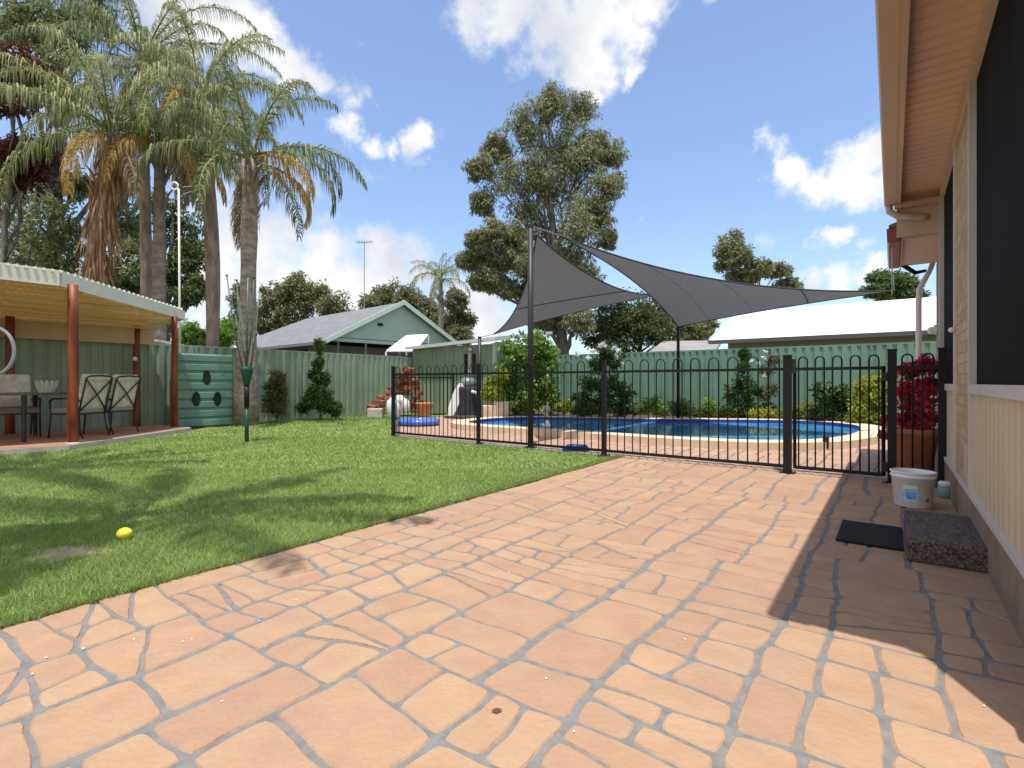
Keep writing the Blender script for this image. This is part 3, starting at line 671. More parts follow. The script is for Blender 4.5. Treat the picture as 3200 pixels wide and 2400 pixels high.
for z in (1.06, .16):
    b = MB(); b.box(W(.06, FS-.03, z), (.05, .05, .09), ROT_D); b.build('hinge', m_brownblack, pg)
pe = thing('pool_fence', 'short end section of black pool fence between gate and house wall', 'fence', W(-.2, FS, 0))
hoopfence(pe, -.36, -.04, nh=2)
for L, w in ((0.0, .075), (-.385, .06)):
    p = W(L, FS); b = MB(); b.box((p.x, p.y, .66), (w, w, 1.32), ROT_D); b.box((p.x, p.y, 1.326), (w+.008, w+.008, .02), ROT_D); b.box((p.x, p.y, .008), (w+.08, w+.08, .014), ROT_D); b.build('post', m_black, pe)
# returning side run and the far run by the shed
e0 = W(7.47, FS); e1 = Vector((-3.30, 14.4, 0)); e2 = Vector((-1.75, 15.35, 0))
ps = thing('pool_fence', 'black hoop-top fence running back from the lawn corner towards the shed', 'fence', e1)
hoopfence(ps, 0, 1, s_of=lambda t: e0.lerp(e1, .01+.98*t)); hoopfence(ps, 0, 1, s_of=lambda t: e1.lerp(e2, .02+.96*t))
for p in (e0.lerp(e1, .5), e1, e2):
    b = MB(); b.box((p.x, p.y, .64), (.05, .05, 1.28), 0); b.build('post', m_black, ps)

# ------------------------------------------------------------------ tall sheet fences
def sheetfence(name, label, a, b_, h, mat, nrm, z0=.0):
    a = Vector(a); b_ = Vector(b_); t = thing(name, label, 'fence', a); Lg = (b_-a).length; d = (b_-a)/Lg; n = int(round(Lg/2.36)); st = Lg/n
    for i in range(n):
        p = a+d*(st*i+.03); q = a+d*(st*(i+1)-.03)
        bb = MB(); bb.wavesheet(p, q, z0+.04, z0+h-.002, .20, .026, nrm, prof=((0, 0), (.22, 0), (.36, 1), (.86, 1))); bb.build('panel', mat, t)
    for i in range(n+1):
        p = a+d*st*i; bb = MB(); bb.box((p.x, p.y, z0+h/2), (.05, .06, h+.0), math.atan2(d.y, d.x)); bb.build('post', mat, t)
    for z in (h, .03):
        bb = MB(); bb.bar(a+Vector((0, 0, z0+z)), b_+Vector((0, 0, z0+z)), .05, .045); bb.build('rail', mat, t)
    return t
FL = 13.1
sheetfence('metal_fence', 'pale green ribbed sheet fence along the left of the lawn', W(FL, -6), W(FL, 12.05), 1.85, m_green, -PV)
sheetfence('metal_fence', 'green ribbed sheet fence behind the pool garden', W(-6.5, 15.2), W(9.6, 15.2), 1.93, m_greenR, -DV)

# shed in the corner
sh = thing('garden_shed', 'pale green metal shed with a low roof in the back corner', 'shed', W(11.2, 12.6, 0))
b = MB(); b.wavesheet(W(13.05, 12.0), W(9.5, 12.0), 0, 2.16, .19, .02, -DV); b.wavesheet(W(9.5, 12.0), W(9.5, 14.6), 0, 2.22, .19, .02, -PV); b.lsbox(9.56, 13.0, 12.06, 14.6, 0, 2.1); b.build('wall', m_green, sh)
b = MB(); b.lsbox(9.44, 9.56, 11.95, 12.02, 0, 2.18); b.build('corner_trim', M('trim_pale', (.5, .58, .48)), sh)
vs = [W(13.15, 11.75, 2.10), W(9.3, 11.75, 2.24), W(9.3, 14.9, 2.66), W(13.15, 14.9, 2.50)]
b = MB(); b.add([v for v in vs]+[v+Vector((0, 0, .10)) for v in vs], [(3, 2, 1, 0), (4, 5, 6, 7)]+[(i, (i+1) % 4, 4+(i+1) % 4, 4+i) for i in range(4)]); b.build('roof', M('shed_roof', (.55, .56, .55), (.62, .63, .62), rough=.4), sh)
for u0 in (1006, 1024):
    p = onS(u0, 11.96); b = MB(); b.box((p.x, p.y, 1.58), (.10, .03, .62), ROT_D+math.pi/2); b.build('window', m_hole, sh)
p = onS(1015, 11.94); b = MB(); b.box((p.x, p.y, 1.58), (.12, .03, .7), ROT_D+math.pi/2); b.build('window_frame', M('pinkish_frame', (.5, .42, .42)), sh)
p = onS(1016, 11.9); b = MB(); b.ball((p.x, p.y, 2.02), .06, 10); b.build('lamp', m_white, sh, smooth=True)

# ------------------------------------------------------------------ sail posts and shade sails
def post(name, label, p, h, r, mat, lean=(0, 0)):
    t = thing(name, label, 'post', (p[0], p[1], 0)); b = MB(); b.tube([(p[0], p[1], -.02), (p[0]+lean[0], p[1]+lean[1], h)], r, 16); b.build('pole', mat, t, smooth=True)
    b = MB(); q = (p[0]+lean[0], p[1]+lean[1]); b.tube([(q[0], q[1], h-.02), (q[0], q[1], h+.02)], r*1.1, 12); b.tube([(q[0]+r*.9, q[1], h-.12), (q[0]+r+.05, q[1], h-.10), (q[0]+r*.9, q[1], h-.06)], .008, 6); b.build('cap', mat, t)
    b = MB(); b.box((p[0], p[1], .01), (r*3.2, r*3.2, .014), ROT_D); b.build('base_plate', mat, t); return t
pA = G(1146, 967); post('sail_post', 'tall grey steel sail post standing in the pool fence line', (pA.x, pA.y), EYE+338/F*pA.y, .044, m_sailpost)
YB = 12.9; pB = A(1465, 706, YB); post('sail_post', 'slim black sail post rising from the garden bed behind the pool', (pB.x, pB.y), EYE+200/F*YB, .038, m_black)
YC = 13.9; pC = A(1036, 729, YC); post('sail_post', 'slim dark sail post in front of the green shed', (pC.x, pC.y), pC.z, .045, m_sailpost)
TOP = A(1150, 492, pA.y)
def sail(name, label, a, b_, c, mab, mbc, mca, seam=None, dome=0, seams2=()):
    t = thing(name, label, 'shade sail', a); K = 26; V = []; idx = {}
    def P(x, y, z):
        return a*x+b_*y+c*z+mab*(4*x*y)+mbc*(4*y*z)+mca*(4*z*x)+Vector((0, 0, dome))*27*x*y*z
    for i in range(K+1):
        for j in range(K+1-i):
            idx[(i, j)] = len(V); V.append(P(1-(i+j)/K, i/K, j/K))
    fs = []
    for i in range(K):
        for j in range(K-i):
            fs.append((idx[(i, j)], idx[(i+1, j)], idx[(i, j+1)]))
            if i+j < K-1: fs.append((idx[(i+1, j)], idx[(i+1, j+1)], idx[(i, j+1)]))
    MB().add(V, fs).build('canopy', m_sail, t, smooth=True)
    b = MB()
    for e in range(3):
        pts = []
        for k in range(21):
            q = k/20; w = [(1-q, q, 0), (0, 1-q, q), (q, 0, 1-q)][e]; pts.append(P(*w))
        b.tube(pts, .014, 6)
    b.build('hem', m_sailseam, t)
    for sm in seams2:
        (x0, y0, z0), (x1, y1, z1) = sm; b = MB(); b.tube([P(x0+(x1-x0)*k/16, y0+(y1-y0)*k/16, z0+(z1-z0)*k/16)-Vector((0, 0, .004)) for k in range(17)], .004, 4); b.build('panel_seam', m_sailseam2, t)
    if seam:
        b = MB(); (x0, y0, z0), (x1, y1, z1) = seam; pts = [P(x0+(x1-x0)*k/16, y0+(y1-y0)*k/16, z0+(z1-z0)*k/16)-Vector((0, 0, .008)) for k in range(17)]; b.tube(pts, .010, 5); b.build('seam', m_sailseam, t)
    return t
a = A(1159, 507, pA.y+.05); b_ = A(1066, 722, 13.4); c = A(1440, 634, YB)
s1 = sail('shade_sail', 'grey triangular shade sail hanging steeply left of its post', a, b_, c, Vector((.16, 0, -.18)), Vector((0, -.1, .06)), Vector((-.1, -.2, -.36)), seam=((.46, .54, 0), (.40, 0, .60)))
b = MB(); b.tube([TOP, a], .008, 6); b.tube([b_, pC], .007, 6); b.tube([c, (pB.x, pB.y, EYE+190/F*YB)], .007, 6); b.build('cable', m_rope, s1)
a2 = A(1206, 508, pA.y+.3); c2 = A(1932, 628, 8.8)
s2 = sail('shade_sail', 'long grey twisted shade sail stretching from the post to the house eave', a2, pB.copy(), c2, Vector((.12, 0, .14)), Vector((-.15, -.3, .0)), Vector((-.1, .1, -.26)), seam=((.27, 0, .73), (0, .316, .684)), seams2=[((.52, 0, .48), (0, .56, .44)), ((.74, 0, .26), (0, .80, .20))])
b = MB(); b.tube([A(1150, 489, pA.y), a2], .009, 6); b.tube([c2, W(.0, 8.74, 2.60)], .006, 6); b.build('cable', m_rope, s2)

# ------------------------------------------------------------------ pergola
pgl = thing('pergola', 'cream roofed patio shelter on dark red round timber posts', 'pergola', (-7.6, 8.8, 0))
RA = Vector((-6.78, 7.70, 0)); RB = Vector((-6.97, 10.9, 0)); RC = Vector((-8.05, 11.12, 0)); RD = W(13.04, -1.5); RF = Vector((-10.6, 3.4, 0))
roofpoly = [RF, RA, RB, RC, RD]; zb = [2.52, 2.46, 2.34, 2.14, 2.14]
b = MB(); b.prism(roofpoly, [z+.06 for z in zb], [z+.075 for z in zb]); o = b.build('roof_lining', m_under, pgl)
def pz(p):
    L, s = LS(p.x, p.y); return 2.47-.105*(L-10.0)
b = MB()
def edge(b, p, q, z0, z1, h0, h1, w=.04):
    d = (q-p).normalized(); nn = Vector((d.y, -d.x, 0))*w
    vs = [p+Vector((0, 0, z0)), q+Vector((0, 0, z1)), q+nn+Vector((0, 0, z1)), p+nn+Vector((0, 0, z0)), p+Vector((0, 0, z0+h0)), q+Vector((0, 0, z1+h1)), q+nn+Vector((0, 0, z1+h1)), p+nn+Vector((0, 0, z0+h0))]
    b.add(vs, [(0, 1, 2, 3), (7, 6, 5, 4), (0, 4, 5, 1), (1, 5, 6, 2), (2, 6, 7, 3), (3, 7, 4, 0)])
edge(b, RF, RA, 2.51, 2.445, .235, .235); edge(b, RA, RB, 2.443, 2.335, .235, .19); edge(b, RB, RC, 2.333, 2.14, .19, .16); b.build('fascia', m_fcream, pgl)
# corrugated sheets showing over the fascia
b = MB()
def clipL(s):
    xs = []
    for i in range(5):
        p, q = roofpoly[i], roofpoly[(i+1) % 5]; sp = LS(p.x, p.y)[1]; sq = LS(q.x, q.y)[1]
        if (sp-s)*(sq-s) < 0: k = (s-sp)/(sq-sp); xs.append((LS(*(p.lerp(q, k)).xy)[0], sum(((z1*(1-k)+z2*k) for z1, z2 in [(zb[i], zb[(i+1) % 5])]))))
    xs.sort(); return xs
s = -4.0
while s < 6.2:
    xs = clipL(s)
    if len(xs) >= 2 and xs[-1][0]-xs[0][0] > .1:
        (l0, z0), (l1, z1) = xs[0], xs[-1]; b.tube([W(l0-.06, s, z0+.205), W(l1, s, z1+.16)], .024, 6)
    s += .095
b.build('roof_sheet', m_fcream, pgl)
b = MB()
for k, (p, q) in enumerate((((-9.6, 5.6), (-7.0, 9.6)), ((-10.4, 6.0), (-7.5, 10.6)))):
    P_ = Vector((p[0], p[1], 0)); Q_ = Vector((q[0], q[1], 0)); b.bar(P_+Vector((0, 0, 2.42)), Q_+Vector((0, 0, 2.32-.05*k)), .05, .09)
b.build('rafter', m_under, pgl)
b = MB(); s = -3.2
while s < 5.2:            # thin battens under the lining, parallel to the fence
    s += .34
for i in range(11):
    L = 10.25+i*.25; p0 = W(L, -1.5, 0); 
    ss = [LS(*(q.xy))[1] for q in (RA, RB)]
    s1_ = 2.2+(L-10.2)*1.25 if L < 12.0 else 4.3
    z = 2.47-.125*(L-10.0); b.bar(W(L, -1.5, z+.035), W(L, min(s1_, 4.9), z+.035), .03, .035)
b.build('batten', m_under, pgl)
b = MB(); b.bar(W(12.86, -1.5, 2.0), W(12.86, 4.35, 2.0), .05, .36); b.build('back_beam', M('beam_tan', (.52, .36, .22), (.58, .41, .26), scale=2, coords='WPos'), pgl)
posts = [(-6.72, 7.87, 2.50, .072), (-6.92, 10.55, 2.36, .062), (-7.95, 10.9, 2.2, .07), (-9.0, 9.22, 2.2, .07)]
for x, y, h, r in posts:
    b = MB(); b.tube(wob((x, y, .06), (x, y, h), 5, .003), [r, r*.98, r*.95, r*.93, r*.92, r*.9], 14); b.build('post', m_timber, pgl, smooth=True)
for x, y, h, r in posts[:2]:
    b = MB(); b.lathe((x, y, -.01), [(r*1.35, 0), (r*1.35, .05), (r*1.15, .09), (r*1.0, .10)], 14); b.build('post_foot', m_white, pgl, smooth=True)
slab = [Vector((-10.6, 3.6, 0)), Vector((-6.56, 7.62, 0)), Vector((-6.62, 10.62, 0)), W(13.0, 4.5), W(13.0, -1.5)]
b = MB(); b.prism(slab, -.02, .075); o = b.build('pergola_slab', m_concrete); struct(o)
sl2 = [p.lerp(Vector((-9, 8, 0)), .02) for p in slab]
b = MB(); b.prism(sl2, .076, .082); struct(b.build('pergola_floor', m_terrac))
b = MB(); b.ball((-7.90, 10.78, 1.50), .045, 10); b.tube([(-7.95, 10.84, 1.55), (-7.9, 10.79, 1.53)], .01, 6); b.build('lamp', m_white, pgl, smooth=True)

# furniture
FZ = .082
def chair(label, loc, rz, grp='cushioned patio chairs around the outdoor table'):
    t = thing('patio_chair', label, 'chair', (0, 0, 0), 0, grp); L_ = dict(local=True)
    b = MB(); b.box((.02, 0, .455), (.54, .52, .10)); b.build('seat_cushion', m_seatgrey, t, bevel=.025, **L_)
    b = MB(); b.box((0.0, 0, .40), (.50, .54, .03)); b.build('seat_frame', m_darkmetal, t, **L_)
    til = Matrix.Rotation(math.radians(-12), 3, 'Y')
    b = MB(); b.box((-.27, 0, .77), (.10, .50, .60), 0, til); b.box((-.345, 0, 1.00), (.10, .47, .10), 0, til); b.build('back_cushion', m_cush, t, bevel=.04, **L_)
    b = MB()
    for y in (-.25, .25): b.tube([(-.24, y, .38), (-.30, y, .62), (-.39, y, 1.0), (-.40, y*.8, 1.03)], .014, 6)
    b.tube([(-.27, -.25, .45), (-.345, 0, .72), (-.39, .25, .98)], .012, 6); b.tube([(-.27, .25, .45), (-.345, 0, .72), (-.39, -.25, .98)], .012, 6)
    b.tube([(-.40, -.2, 1.03), (-.41, 0, 1.045), (-.40, .2, 1.03)], .014, 6); b.build('back_frame', m_darkmetal, t, smooth=True, **L_)
    for y in (-.26, .26):
        b = MB(); b.tube([(-.29, y, .62), (-.05, y*1.04, .66), (.20, y*1.04, .65), (.25, y, .60)], .016, 6); b.build('armrest', m_darkmetal, t, smooth=True, **L_)
        b = MB(); b.tube([(.25, y, .60), (.23, y, .40), (.27, y, 0)], [.014, .016, .013], 6); b.build('leg', m_darkmetal, t, smooth=True, **L_)
        b = MB(); b.tube([(-.24, y, .42), (-.26, y, .2), (-.33, y, 0)], [.016, .014, .013], 6); b.build('leg', m_darkmetal, t, smooth=True, **L_)
    t.location = loc; t.rotation_euler = (0, 0, rz); return t
chair('beige cushioned patio chair with crossed back frame nearest the red post, right of the table', (-7.38, 8.75, FZ), math.radians(176))
chair('beige cushioned patio chair with crossed back frame, second to the right from the table', (-7.36, 9.42, FZ), math.radians(172))
chair('tan buttoned patio chair left of the table, its cushioned front facing the lawn', (-8.42, 8.72, FZ), math.radians(-35))
tb = thing('patio_table', 'dark metal patio table under the shelter roof', 'table', (-7.95, 8.45, FZ))
b = MB(); b.box((-7.92, 8.45, FZ+.74), (.85, 1.1, .035)); b.build('tabletop', M('table_grey', (.13, .115, .11), rough=.4), tb, bevel=.01)
for dx in (-.36, .36):
    for dy in (-.48, .48):
        b = MB(); b.tube([(-7.92+dx, 8.45+dy, FZ+.72), (-7.92+dx*1.05, 8.45+dy*1.05, FZ)], [.035, .028], 8); b.build('leg', m_darkmetal, tb)
bs = thing('planter', 'white jagged-rimmed planter on the patio table', 'planter', (-7.85, 8.6, FZ+.76))
b = MB(); n = 14; vs = []; cx, cy, cz = -7.80, 8.62, FZ+.758
for k in range(n*2):
    a_ = math.pi*k/n; h = .21 if k % 2 == 0 else .135; vs += [(cx+.10*math.cos(a_), cy+.10*math.sin(a_), cz), (cx+.15*math.cos(a_), cy+.15*math.sin(a_), cz+h)]
b.add(vs, [(2*i, (2*i+2) % (4*n), (2*i+3) % (4*n), 2*i+1) for i in range(2*n)]); b.lathe((cx, cy, cz), [(.10, 0), (.115, .05), (.0, .05)], 16, cap=False); b.build('bowl', M('planter_cream', (.62, .57, .46)), bs)
b = MB(); q = A(-14, 758, 6.1); n = 40; b.tube([q+Vector((math.cos(2*math.pi*k/n)*.245, 0, math.sin(2*math.pi*k/n)*.28)) for k in range(n+1)], .018, 8, cap=False)
b.tube([q+Vector((0, 0, .28)), q+Vector((-.05, 0, 1.0))], .008, 6); o = b.build('hanging_hoop', M('hoop_grey', (.45, .45, .47), rough=.4), origin=q, smooth=True); tag(o, 'pale grey hoop hanging from the shelter roof at the left edge', 'hoop')
q = G(331, 914, .082); tb2 = thing('tool_bag', 'small black bag with an orange patch on the shelter floor', 'bag', (q.x, q.y, .082))
b = MB(); b.ball((q.x+.02, q.y+.1, .16), .15, 14, (1.1, .7, .62), .12); b.ball((q.x+.2, q.y+.12, .16), .11, 12, (1, .8, .8), .1); b.build('body', m_black, tb2, smooth=True)
b = MB(); b.ball((q.x-.02, q.y-.01, .14), .055, 10, (1, .5, .8)); b.build('pocket', M('orange_patch', (.55, .25, .05)), tb2, smooth=True)

# ------------------------------------------------------------------ water tank style panel
tk = thing('water_tank', 'green ribbed slim water tank with three dark oval holes by the left fence', 'tank', W(12.6, 5.2, 0))
t0, t1 = 4.66, 5.80; zt = 1.66; b = MB(); prof = [(12.9, 0.0)]; z = .02; nr = 8
for k in range(nr):
    h = zt/nr; z0 = k*h
    prof += [(12.47, z0+.01), (12.435, z0+.04), (12.435, z0+h-.05), (12.47, z0+h-.012)]
prof += [(12.47, zt), (12.9, zt)]
extrude(b, prof, t0, t1, True); b.build('shell', m_tank, tk)
for (u, v) in ((447, 816), (424, 862), (470, 862)):
    p = onL(u, 12.43); z = EYE+(HZ-v)/F*p.y; b = MB(); pts = []
    for k in range(20):
        a_ = 2*math.pi*k/20; pts.append(p+DV*(.085*math.cos(a_))+Vector((0, 0, z+.165*math.sin(a_))))
    b.add([q for q in pts]+[q+PV*.03 for q in pts], [tuple(range(20)), tuple(range(20, 40))[::-1]]+[(i, (i+1) % 20, 20+(i+1) % 20, 20+i) for i in range(20)]); b.build('opening', m_hole, tk)
# tall white pole with arm behind the shelter corner
wp = thing('pole', 'tall thin cream pole with a small white disc rising beside the shelter corner', 'pole', (-7.35, 11.4, 0))
q0 = A(388, 640, 11.3); q1 = A(386, 408, 11.3)
b = MB(); b.tube([(q0.x, q0.y, 0), q0, q1], .022, 8); b.build('mast', m_fcream, wp, smooth=True)
b = MB(); c_ = A(377, 402, 11.3); n = 14; b.tube([c_+Vector((.08*math.cos(2*math.pi*k/n), 0, .08*math.sin(2*math.pi*k/n))) for k in range(n+1)], .022, 6, cap=False); b.build('disc', m_white, wp, smooth=True)
b = MB(); b.tube([A(395, 404, 11.3), A(455, 400, 11.3)], .008, 5); b.tube([A(395, 420, 11.3), A(450, 402, 11.3)], .008, 5); b.tube([A(355, 402, 11.3), A(372, 402, 11.3)], .008, 5); b.build('arm', M('arm_grey', (.4, .4, .4)), wp)

# ------------------------------------------------------------------ folded rotary clothesline
cl0 = G(533, 955); X0, Y0 = cl0.x, cl0.y
ch = thing('clothesline', 'folded green rotary clothesline standing on the lawn', 'clothesline', (X0, Y0, 0))
def cz(v): return EYE+(HZ-v)/F*Y0
b = MB(); b.tube([(X0, Y0, -.02), (X0, Y0, cz(880))], .032, 12); b.build('post', m_clgreen, ch, smooth=True)
b = MB(); b.tube([(X0, Y0, cz(880)), (X0, Y0, cz(832))], .04, 12); b.build('sleeve', m_black, ch, smooth=True)
b = MB(); b.lathe((X0, Y0, 0), [(.045, cz(833)), (.075, cz(815)), (.10, cz(800)), (.10, cz(795)), (.04, cz(790))], 14); b.build('hub', m_clgreen, ch, smooth=True)
b = MB(); b.tube([(X0, Y0, cz(792)), (X0+.02, Y0, cz(600))], .016, 8); b.build('inner_post', m_clgrey, ch, smooth=True)
tops = [(490, 596, -.1), (511, 606, .3), (549, 600, -.25), (562, 625, .25)]
for (u, v, dy) in tops:
    e_ = A(u, v, Y0+dy); m_ = A((u+533)/2+(u-533)*.12, 720, Y0+dy*.6)
    b = MB(); b.tube([(X0+(u-533)*.0012, Y0+dy*.25, cz(800)), m_, e_], [.013, .011, .010], 8); b.tube([e_, e_+Vector((0, 0, .02))], .02, 8); b.build('arm', m_clgrey, ch, smooth=True)
b = MB()
for i in range(len(tops)):
    for j in range(len(tops)):
        if i < j:
            for w_ in range(3):
                k = .25+.22*w_; p = Vector((X0, Y0, cz(800))).lerp(A(tops[i][0], tops[i][1], Y0+tops[i][2]), k+.12); q = Vector((X0, Y0, cz(800))).lerp(A(tops[j][0], tops[j][1], Y0+tops[j][2]), k+.12)
                drop = .25+.16*w_; pts = [p.lerp(q, t_/8)-Vector((0, 0, drop*4*(t_/8)*(1-t_/8))) for t_ in range(9)]; b.tube(pts, .0035, 4)
b.build('line', M('line_grey', (.20, .25, .21)), ch)

# ------------------------------------------------------------------ neighbouring buildings
nb = thing('neighbour_house', 'pale green gabled house with grey roof behind the left fence', 'house', (-8.5, 27, 0))
g = Vector((.664, .748, 0)); r = Vector((-.752, .659, 0)); r = Vector((-g.y, g.x, 0))
CG = Vector((-5.27, 25, 0)); hw = 3.58; Ln = 10; ez = 3.05; rz_ = 4.93
def NB(x, y, z): return CG+g*x+r*y+Vector((0, 0, z))
b = MB(); b.add([NB(-hw, .25, ez-.03), NB(hw, .25, ez-.03), NB(0, .25, rz_-.08), NB(-hw, .33, ez-.03), NB(hw, .33, ez-.03), NB(0, .33, rz_-.08)], [(0, 1, 2), (5, 4, 3), (0, 3, 4, 1), (1, 4, 5, 2), (2, 5, 3, 0)])
m_ngreen = M('weatherboard_green', (.42, .56, .50), (.46, .60, .54), rough=.7, scale=2); b.build('gable', m_ngreen, nb)
b = MB()
hip = NB(0, Ln-.2, rz_)
e0_ = [NB(-hw-.45, 0, ez-.24), NB(hw+.45, 0, ez-.24), NB(0, 0, rz_), hip, NB(-hw-.45, Ln+3.4, ez-.24), NB(hw+.45, Ln+3.4, ez-.24)]
b.add(e0_+[v-Vector((0, 0, .09)) for v in e0_], [(0, 2, 3, 4), (1, 5, 3, 2), (4, 3, 5), (6, 10, 9, 8), (7, 8, 9, 11), (0, 6, 8, 2), (2, 8, 7, 1), (0, 4, 10, 6), (1, 7, 11, 5)]); b.build('roof', m_greyroof, nb)
b = MB()
for sx in (-1, 1): b.bar(NB(sx*(hw+.5), -.05, ez-.27), NB(0, -.05, rz_-.02), .05, .2)
b.build('barge_board', M('barge_pale', (.56, .70, .63)), nb)
b = MB(); b.bar(NB(-hw-.5, -.05, ez-.33), NB(-hw-.5, Ln+3.4, ez-.33), .12, .12); b.build('gutter', M('gutter_grey', (.25, .25, .25)), nb)
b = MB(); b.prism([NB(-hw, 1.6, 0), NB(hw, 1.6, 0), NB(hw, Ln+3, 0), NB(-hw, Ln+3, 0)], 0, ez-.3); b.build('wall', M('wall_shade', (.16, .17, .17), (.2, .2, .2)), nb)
b = MB(); b.bar(NB(-hw, .3, ez-.14), NB(hw, .3, ez-.14), .1, .16); b.build('verandah_beam', m_ngreen, nb)
for x in (-3.3, -1.9, 0, 1.9, 3.4):
    b = MB(); b.bar(NB(x, .3, 0), NB(x, .3, ez-.1), .08, .08); b.build('verandah_post', M('vpost', (.2, .2, .2)), nb)
for x in (-2.9, -1.7, -.6, .8):
    b = MB(); b.box(NB(x, 1.57, 1.9), (.8, .05, .9), math.atan2(g.y, g.x)); w_ = b.build('window', m_hole, nb)
    b = MB(); c_ = NB(x, 1.54, 1.9); 
    for sx in (-.42, 0, .42): b.box(c_+g*sx, (.05, .05, .95), math.atan2(g.y, g.x))
    b.build('frame', M('wframe', (.4, .4, .4)), w_)
for y in (3, 5.5, 8):
    b = MB(); b.box(NB(-hw-.03, y, 2.1), (.05, 1.0, .9), math.atan2(g.y, g.x)); b.build('window', m_hole, nb)
b = MB(); b.box(NB(.02-1.2, .2, 3.75), (.25, .06, .12), math.atan2(g.y, g.x)); b.build('gable_vent', m_hole, nb)
# tv aerial
q0 = A(787, 640, 31); q1 = A(787, 522, 31); am = thing('tv_aerial', 'thin tall television aerial mast above the grey roof', 'aerial', (q0.x, q0.y, 3.2))
b = MB(); b.tube([(q0.x, q0.y, 3.2), q1], .025, 6); b.build('mast', M('aerial_grey', (.35, .35, .36)), am)
b = MB(); b.tube([A(770, 524, 31), A(806, 522, 31)], .025, 6)
for k in range(6): p = A(772+k*6, 523, 31); b.tube([p-Vector((0, .4, 0)), p+Vector((0, .4, .0))], .014, 4)
b.build('antenna', M('aerial_grey2', (.35, .35, .36)), am)
# small white awning beyond the fence
aw = thing('awning', 'small white sloping awning behind the fence beside the shed', 'awning', (-4.6, 19.5, 0))
v4 = [A(834, 757, 17.6), A(898, 757, 17.6), A(925, 722, 19.6), A(878, 724, 19.6)]
b = MB(); b.add(v4+[v-Vector((0, 0, .05)) for v in v4], [(0, 1, 2, 3), (7, 6, 5, 4)]+[(i, 4+i, 4+(i+1) % 4, (i+1) % 4) for i in range(4)]); b.build('roof', m_whiteroof, aw)
for p in v4:
    b = MB(); b.bar((p.x, p.y, 0), p-Vector((0, 0, .05)), .06, .06); b.build('post', m_white, aw)
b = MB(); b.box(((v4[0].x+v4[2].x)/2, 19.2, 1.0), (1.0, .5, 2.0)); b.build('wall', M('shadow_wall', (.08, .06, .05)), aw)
# right neighbour with the white roof
nw = thing('neighbour_house', 'low house with a bright white metal roof behind the pool fence', 'house', W(4, 20, 0))
l0 = LS(*onS(1533, 19).xy)[0]; l1 = -22
b = MB(); zz = [(19, 2.52), (23.2, 4.0), (27.5, 2.52)]
vs = [W(l, s_, z) for l in (l0, l1) for s_, z in zz]; b.add(vs+[v-Vector((0, 0, .07)) for v in vs], [(0, 3, 4, 1), (1, 4, 5, 2), (6, 7, 10, 9), (7, 8, 11, 10), (0, 6, 9, 3), (0, 1, 7, 6), (1, 2, 8, 7), (2, 5, 11, 8)]); b.build('roof', m_whiteroof, nw)
b = MB(); b.bar(W(l0, 18.95, 2.44), W(l1, 18.95, 2.44), .12, .13); b.build('gutter', M('gutter_dark', (.10, .095, .09)), nw)
b = MB(); b.bar(W(l0+.03, 19, 2.47), W(l0+.03, 23.2, 3.95), .06, .16); b.bar(W(l0+.03, 27.5, 2.47), W(l0+.03, 23.2, 3.95), .06, .16); b.build('barge_board', M('barge_grey', (.42, .43, .42)), nw)
b = MB(); b.lsbox(l0-.5, l1, 19.5, 27, 0, 2.42); b.add([W(l0-.5, 19.5, 2.42), W(l0-.5, 27, 2.42), W(l0-.5, 23.2, 3.85)], [(0, 1, 2)]); b.build('wall', M('wall_beige', (.30, .25, .19), (.34, .28, .22)), nw)
# low grey roof between
ng = thing('neighbour_shed', 'low shed with a pale grey roof left of the white roof', 'shed', W(5, 22, 0))
v4 = [A(1402, 760, 23), A(1545, 758, 23), A(1560, 735, 26), A(1432, 737, 26)]
b = MB(); b.add(v4+[v-Vector((0, 0, .1)) for v in v4], [(0, 1, 2, 3), (7, 6, 5, 4)]+[(i, 4+i, 4+(i+1) % 4, (i+1) % 4) for i in range(4)]); b.build('roof', M('pale_grey_roof', (.26, .24, .225), (.32, .30, .285), scale=1.5), ng)
b = MB(); b.prism([v4[0]+Vector((.3, .2, 0)), v4[1]+Vector((-.1, .2, 0)), v4[2]+Vector((-.1, -.2, 0)), v4[3]+Vector((.2, -.2, 0))], 0, 2.3); b.build('wall', M('wall_pink', (.4, .3, .26)), ng)
# white carport edge beyond the left fence
cp = thing('carport', 'white curved edge of a carport roof over the left fence', 'carport', (-8.6, 12.8, 0))
pts = [A(296, 728, 12.0), A(340, 733, 12.2), A(385, 742, 12.6), A(418, 748, 12.9), A(428, 754, 13.0), A(430, 764, 13.05)]
back = Vector((-1.6, 1.2, 0)); b = MB(); b.add(pts+[p+back for p in pts]+[p-Vector((0, 0, .06)) for p in pts]+[p+back-Vector((0, 0, .06)) for p in pts],
    [(i, i+1, 7+i, 6+i) for i in range(5)]+[(12+i, 18+i, 19+i, 13+i) for i in range(5)]+[(i, 12+i, 13+i, i+1) for i in range(5)]+[(5, 17, 23, 11)]); b.build('roof', m_white, cp, smooth=False)
for p in (pts[0], pts[4], pts[0]+back, pts[4]+back):
    b = MB(); b.bar((p.x, p.y, 0), p-Vector((0, 0, .06)), .07, .07); b.build('post', m_white, cp)
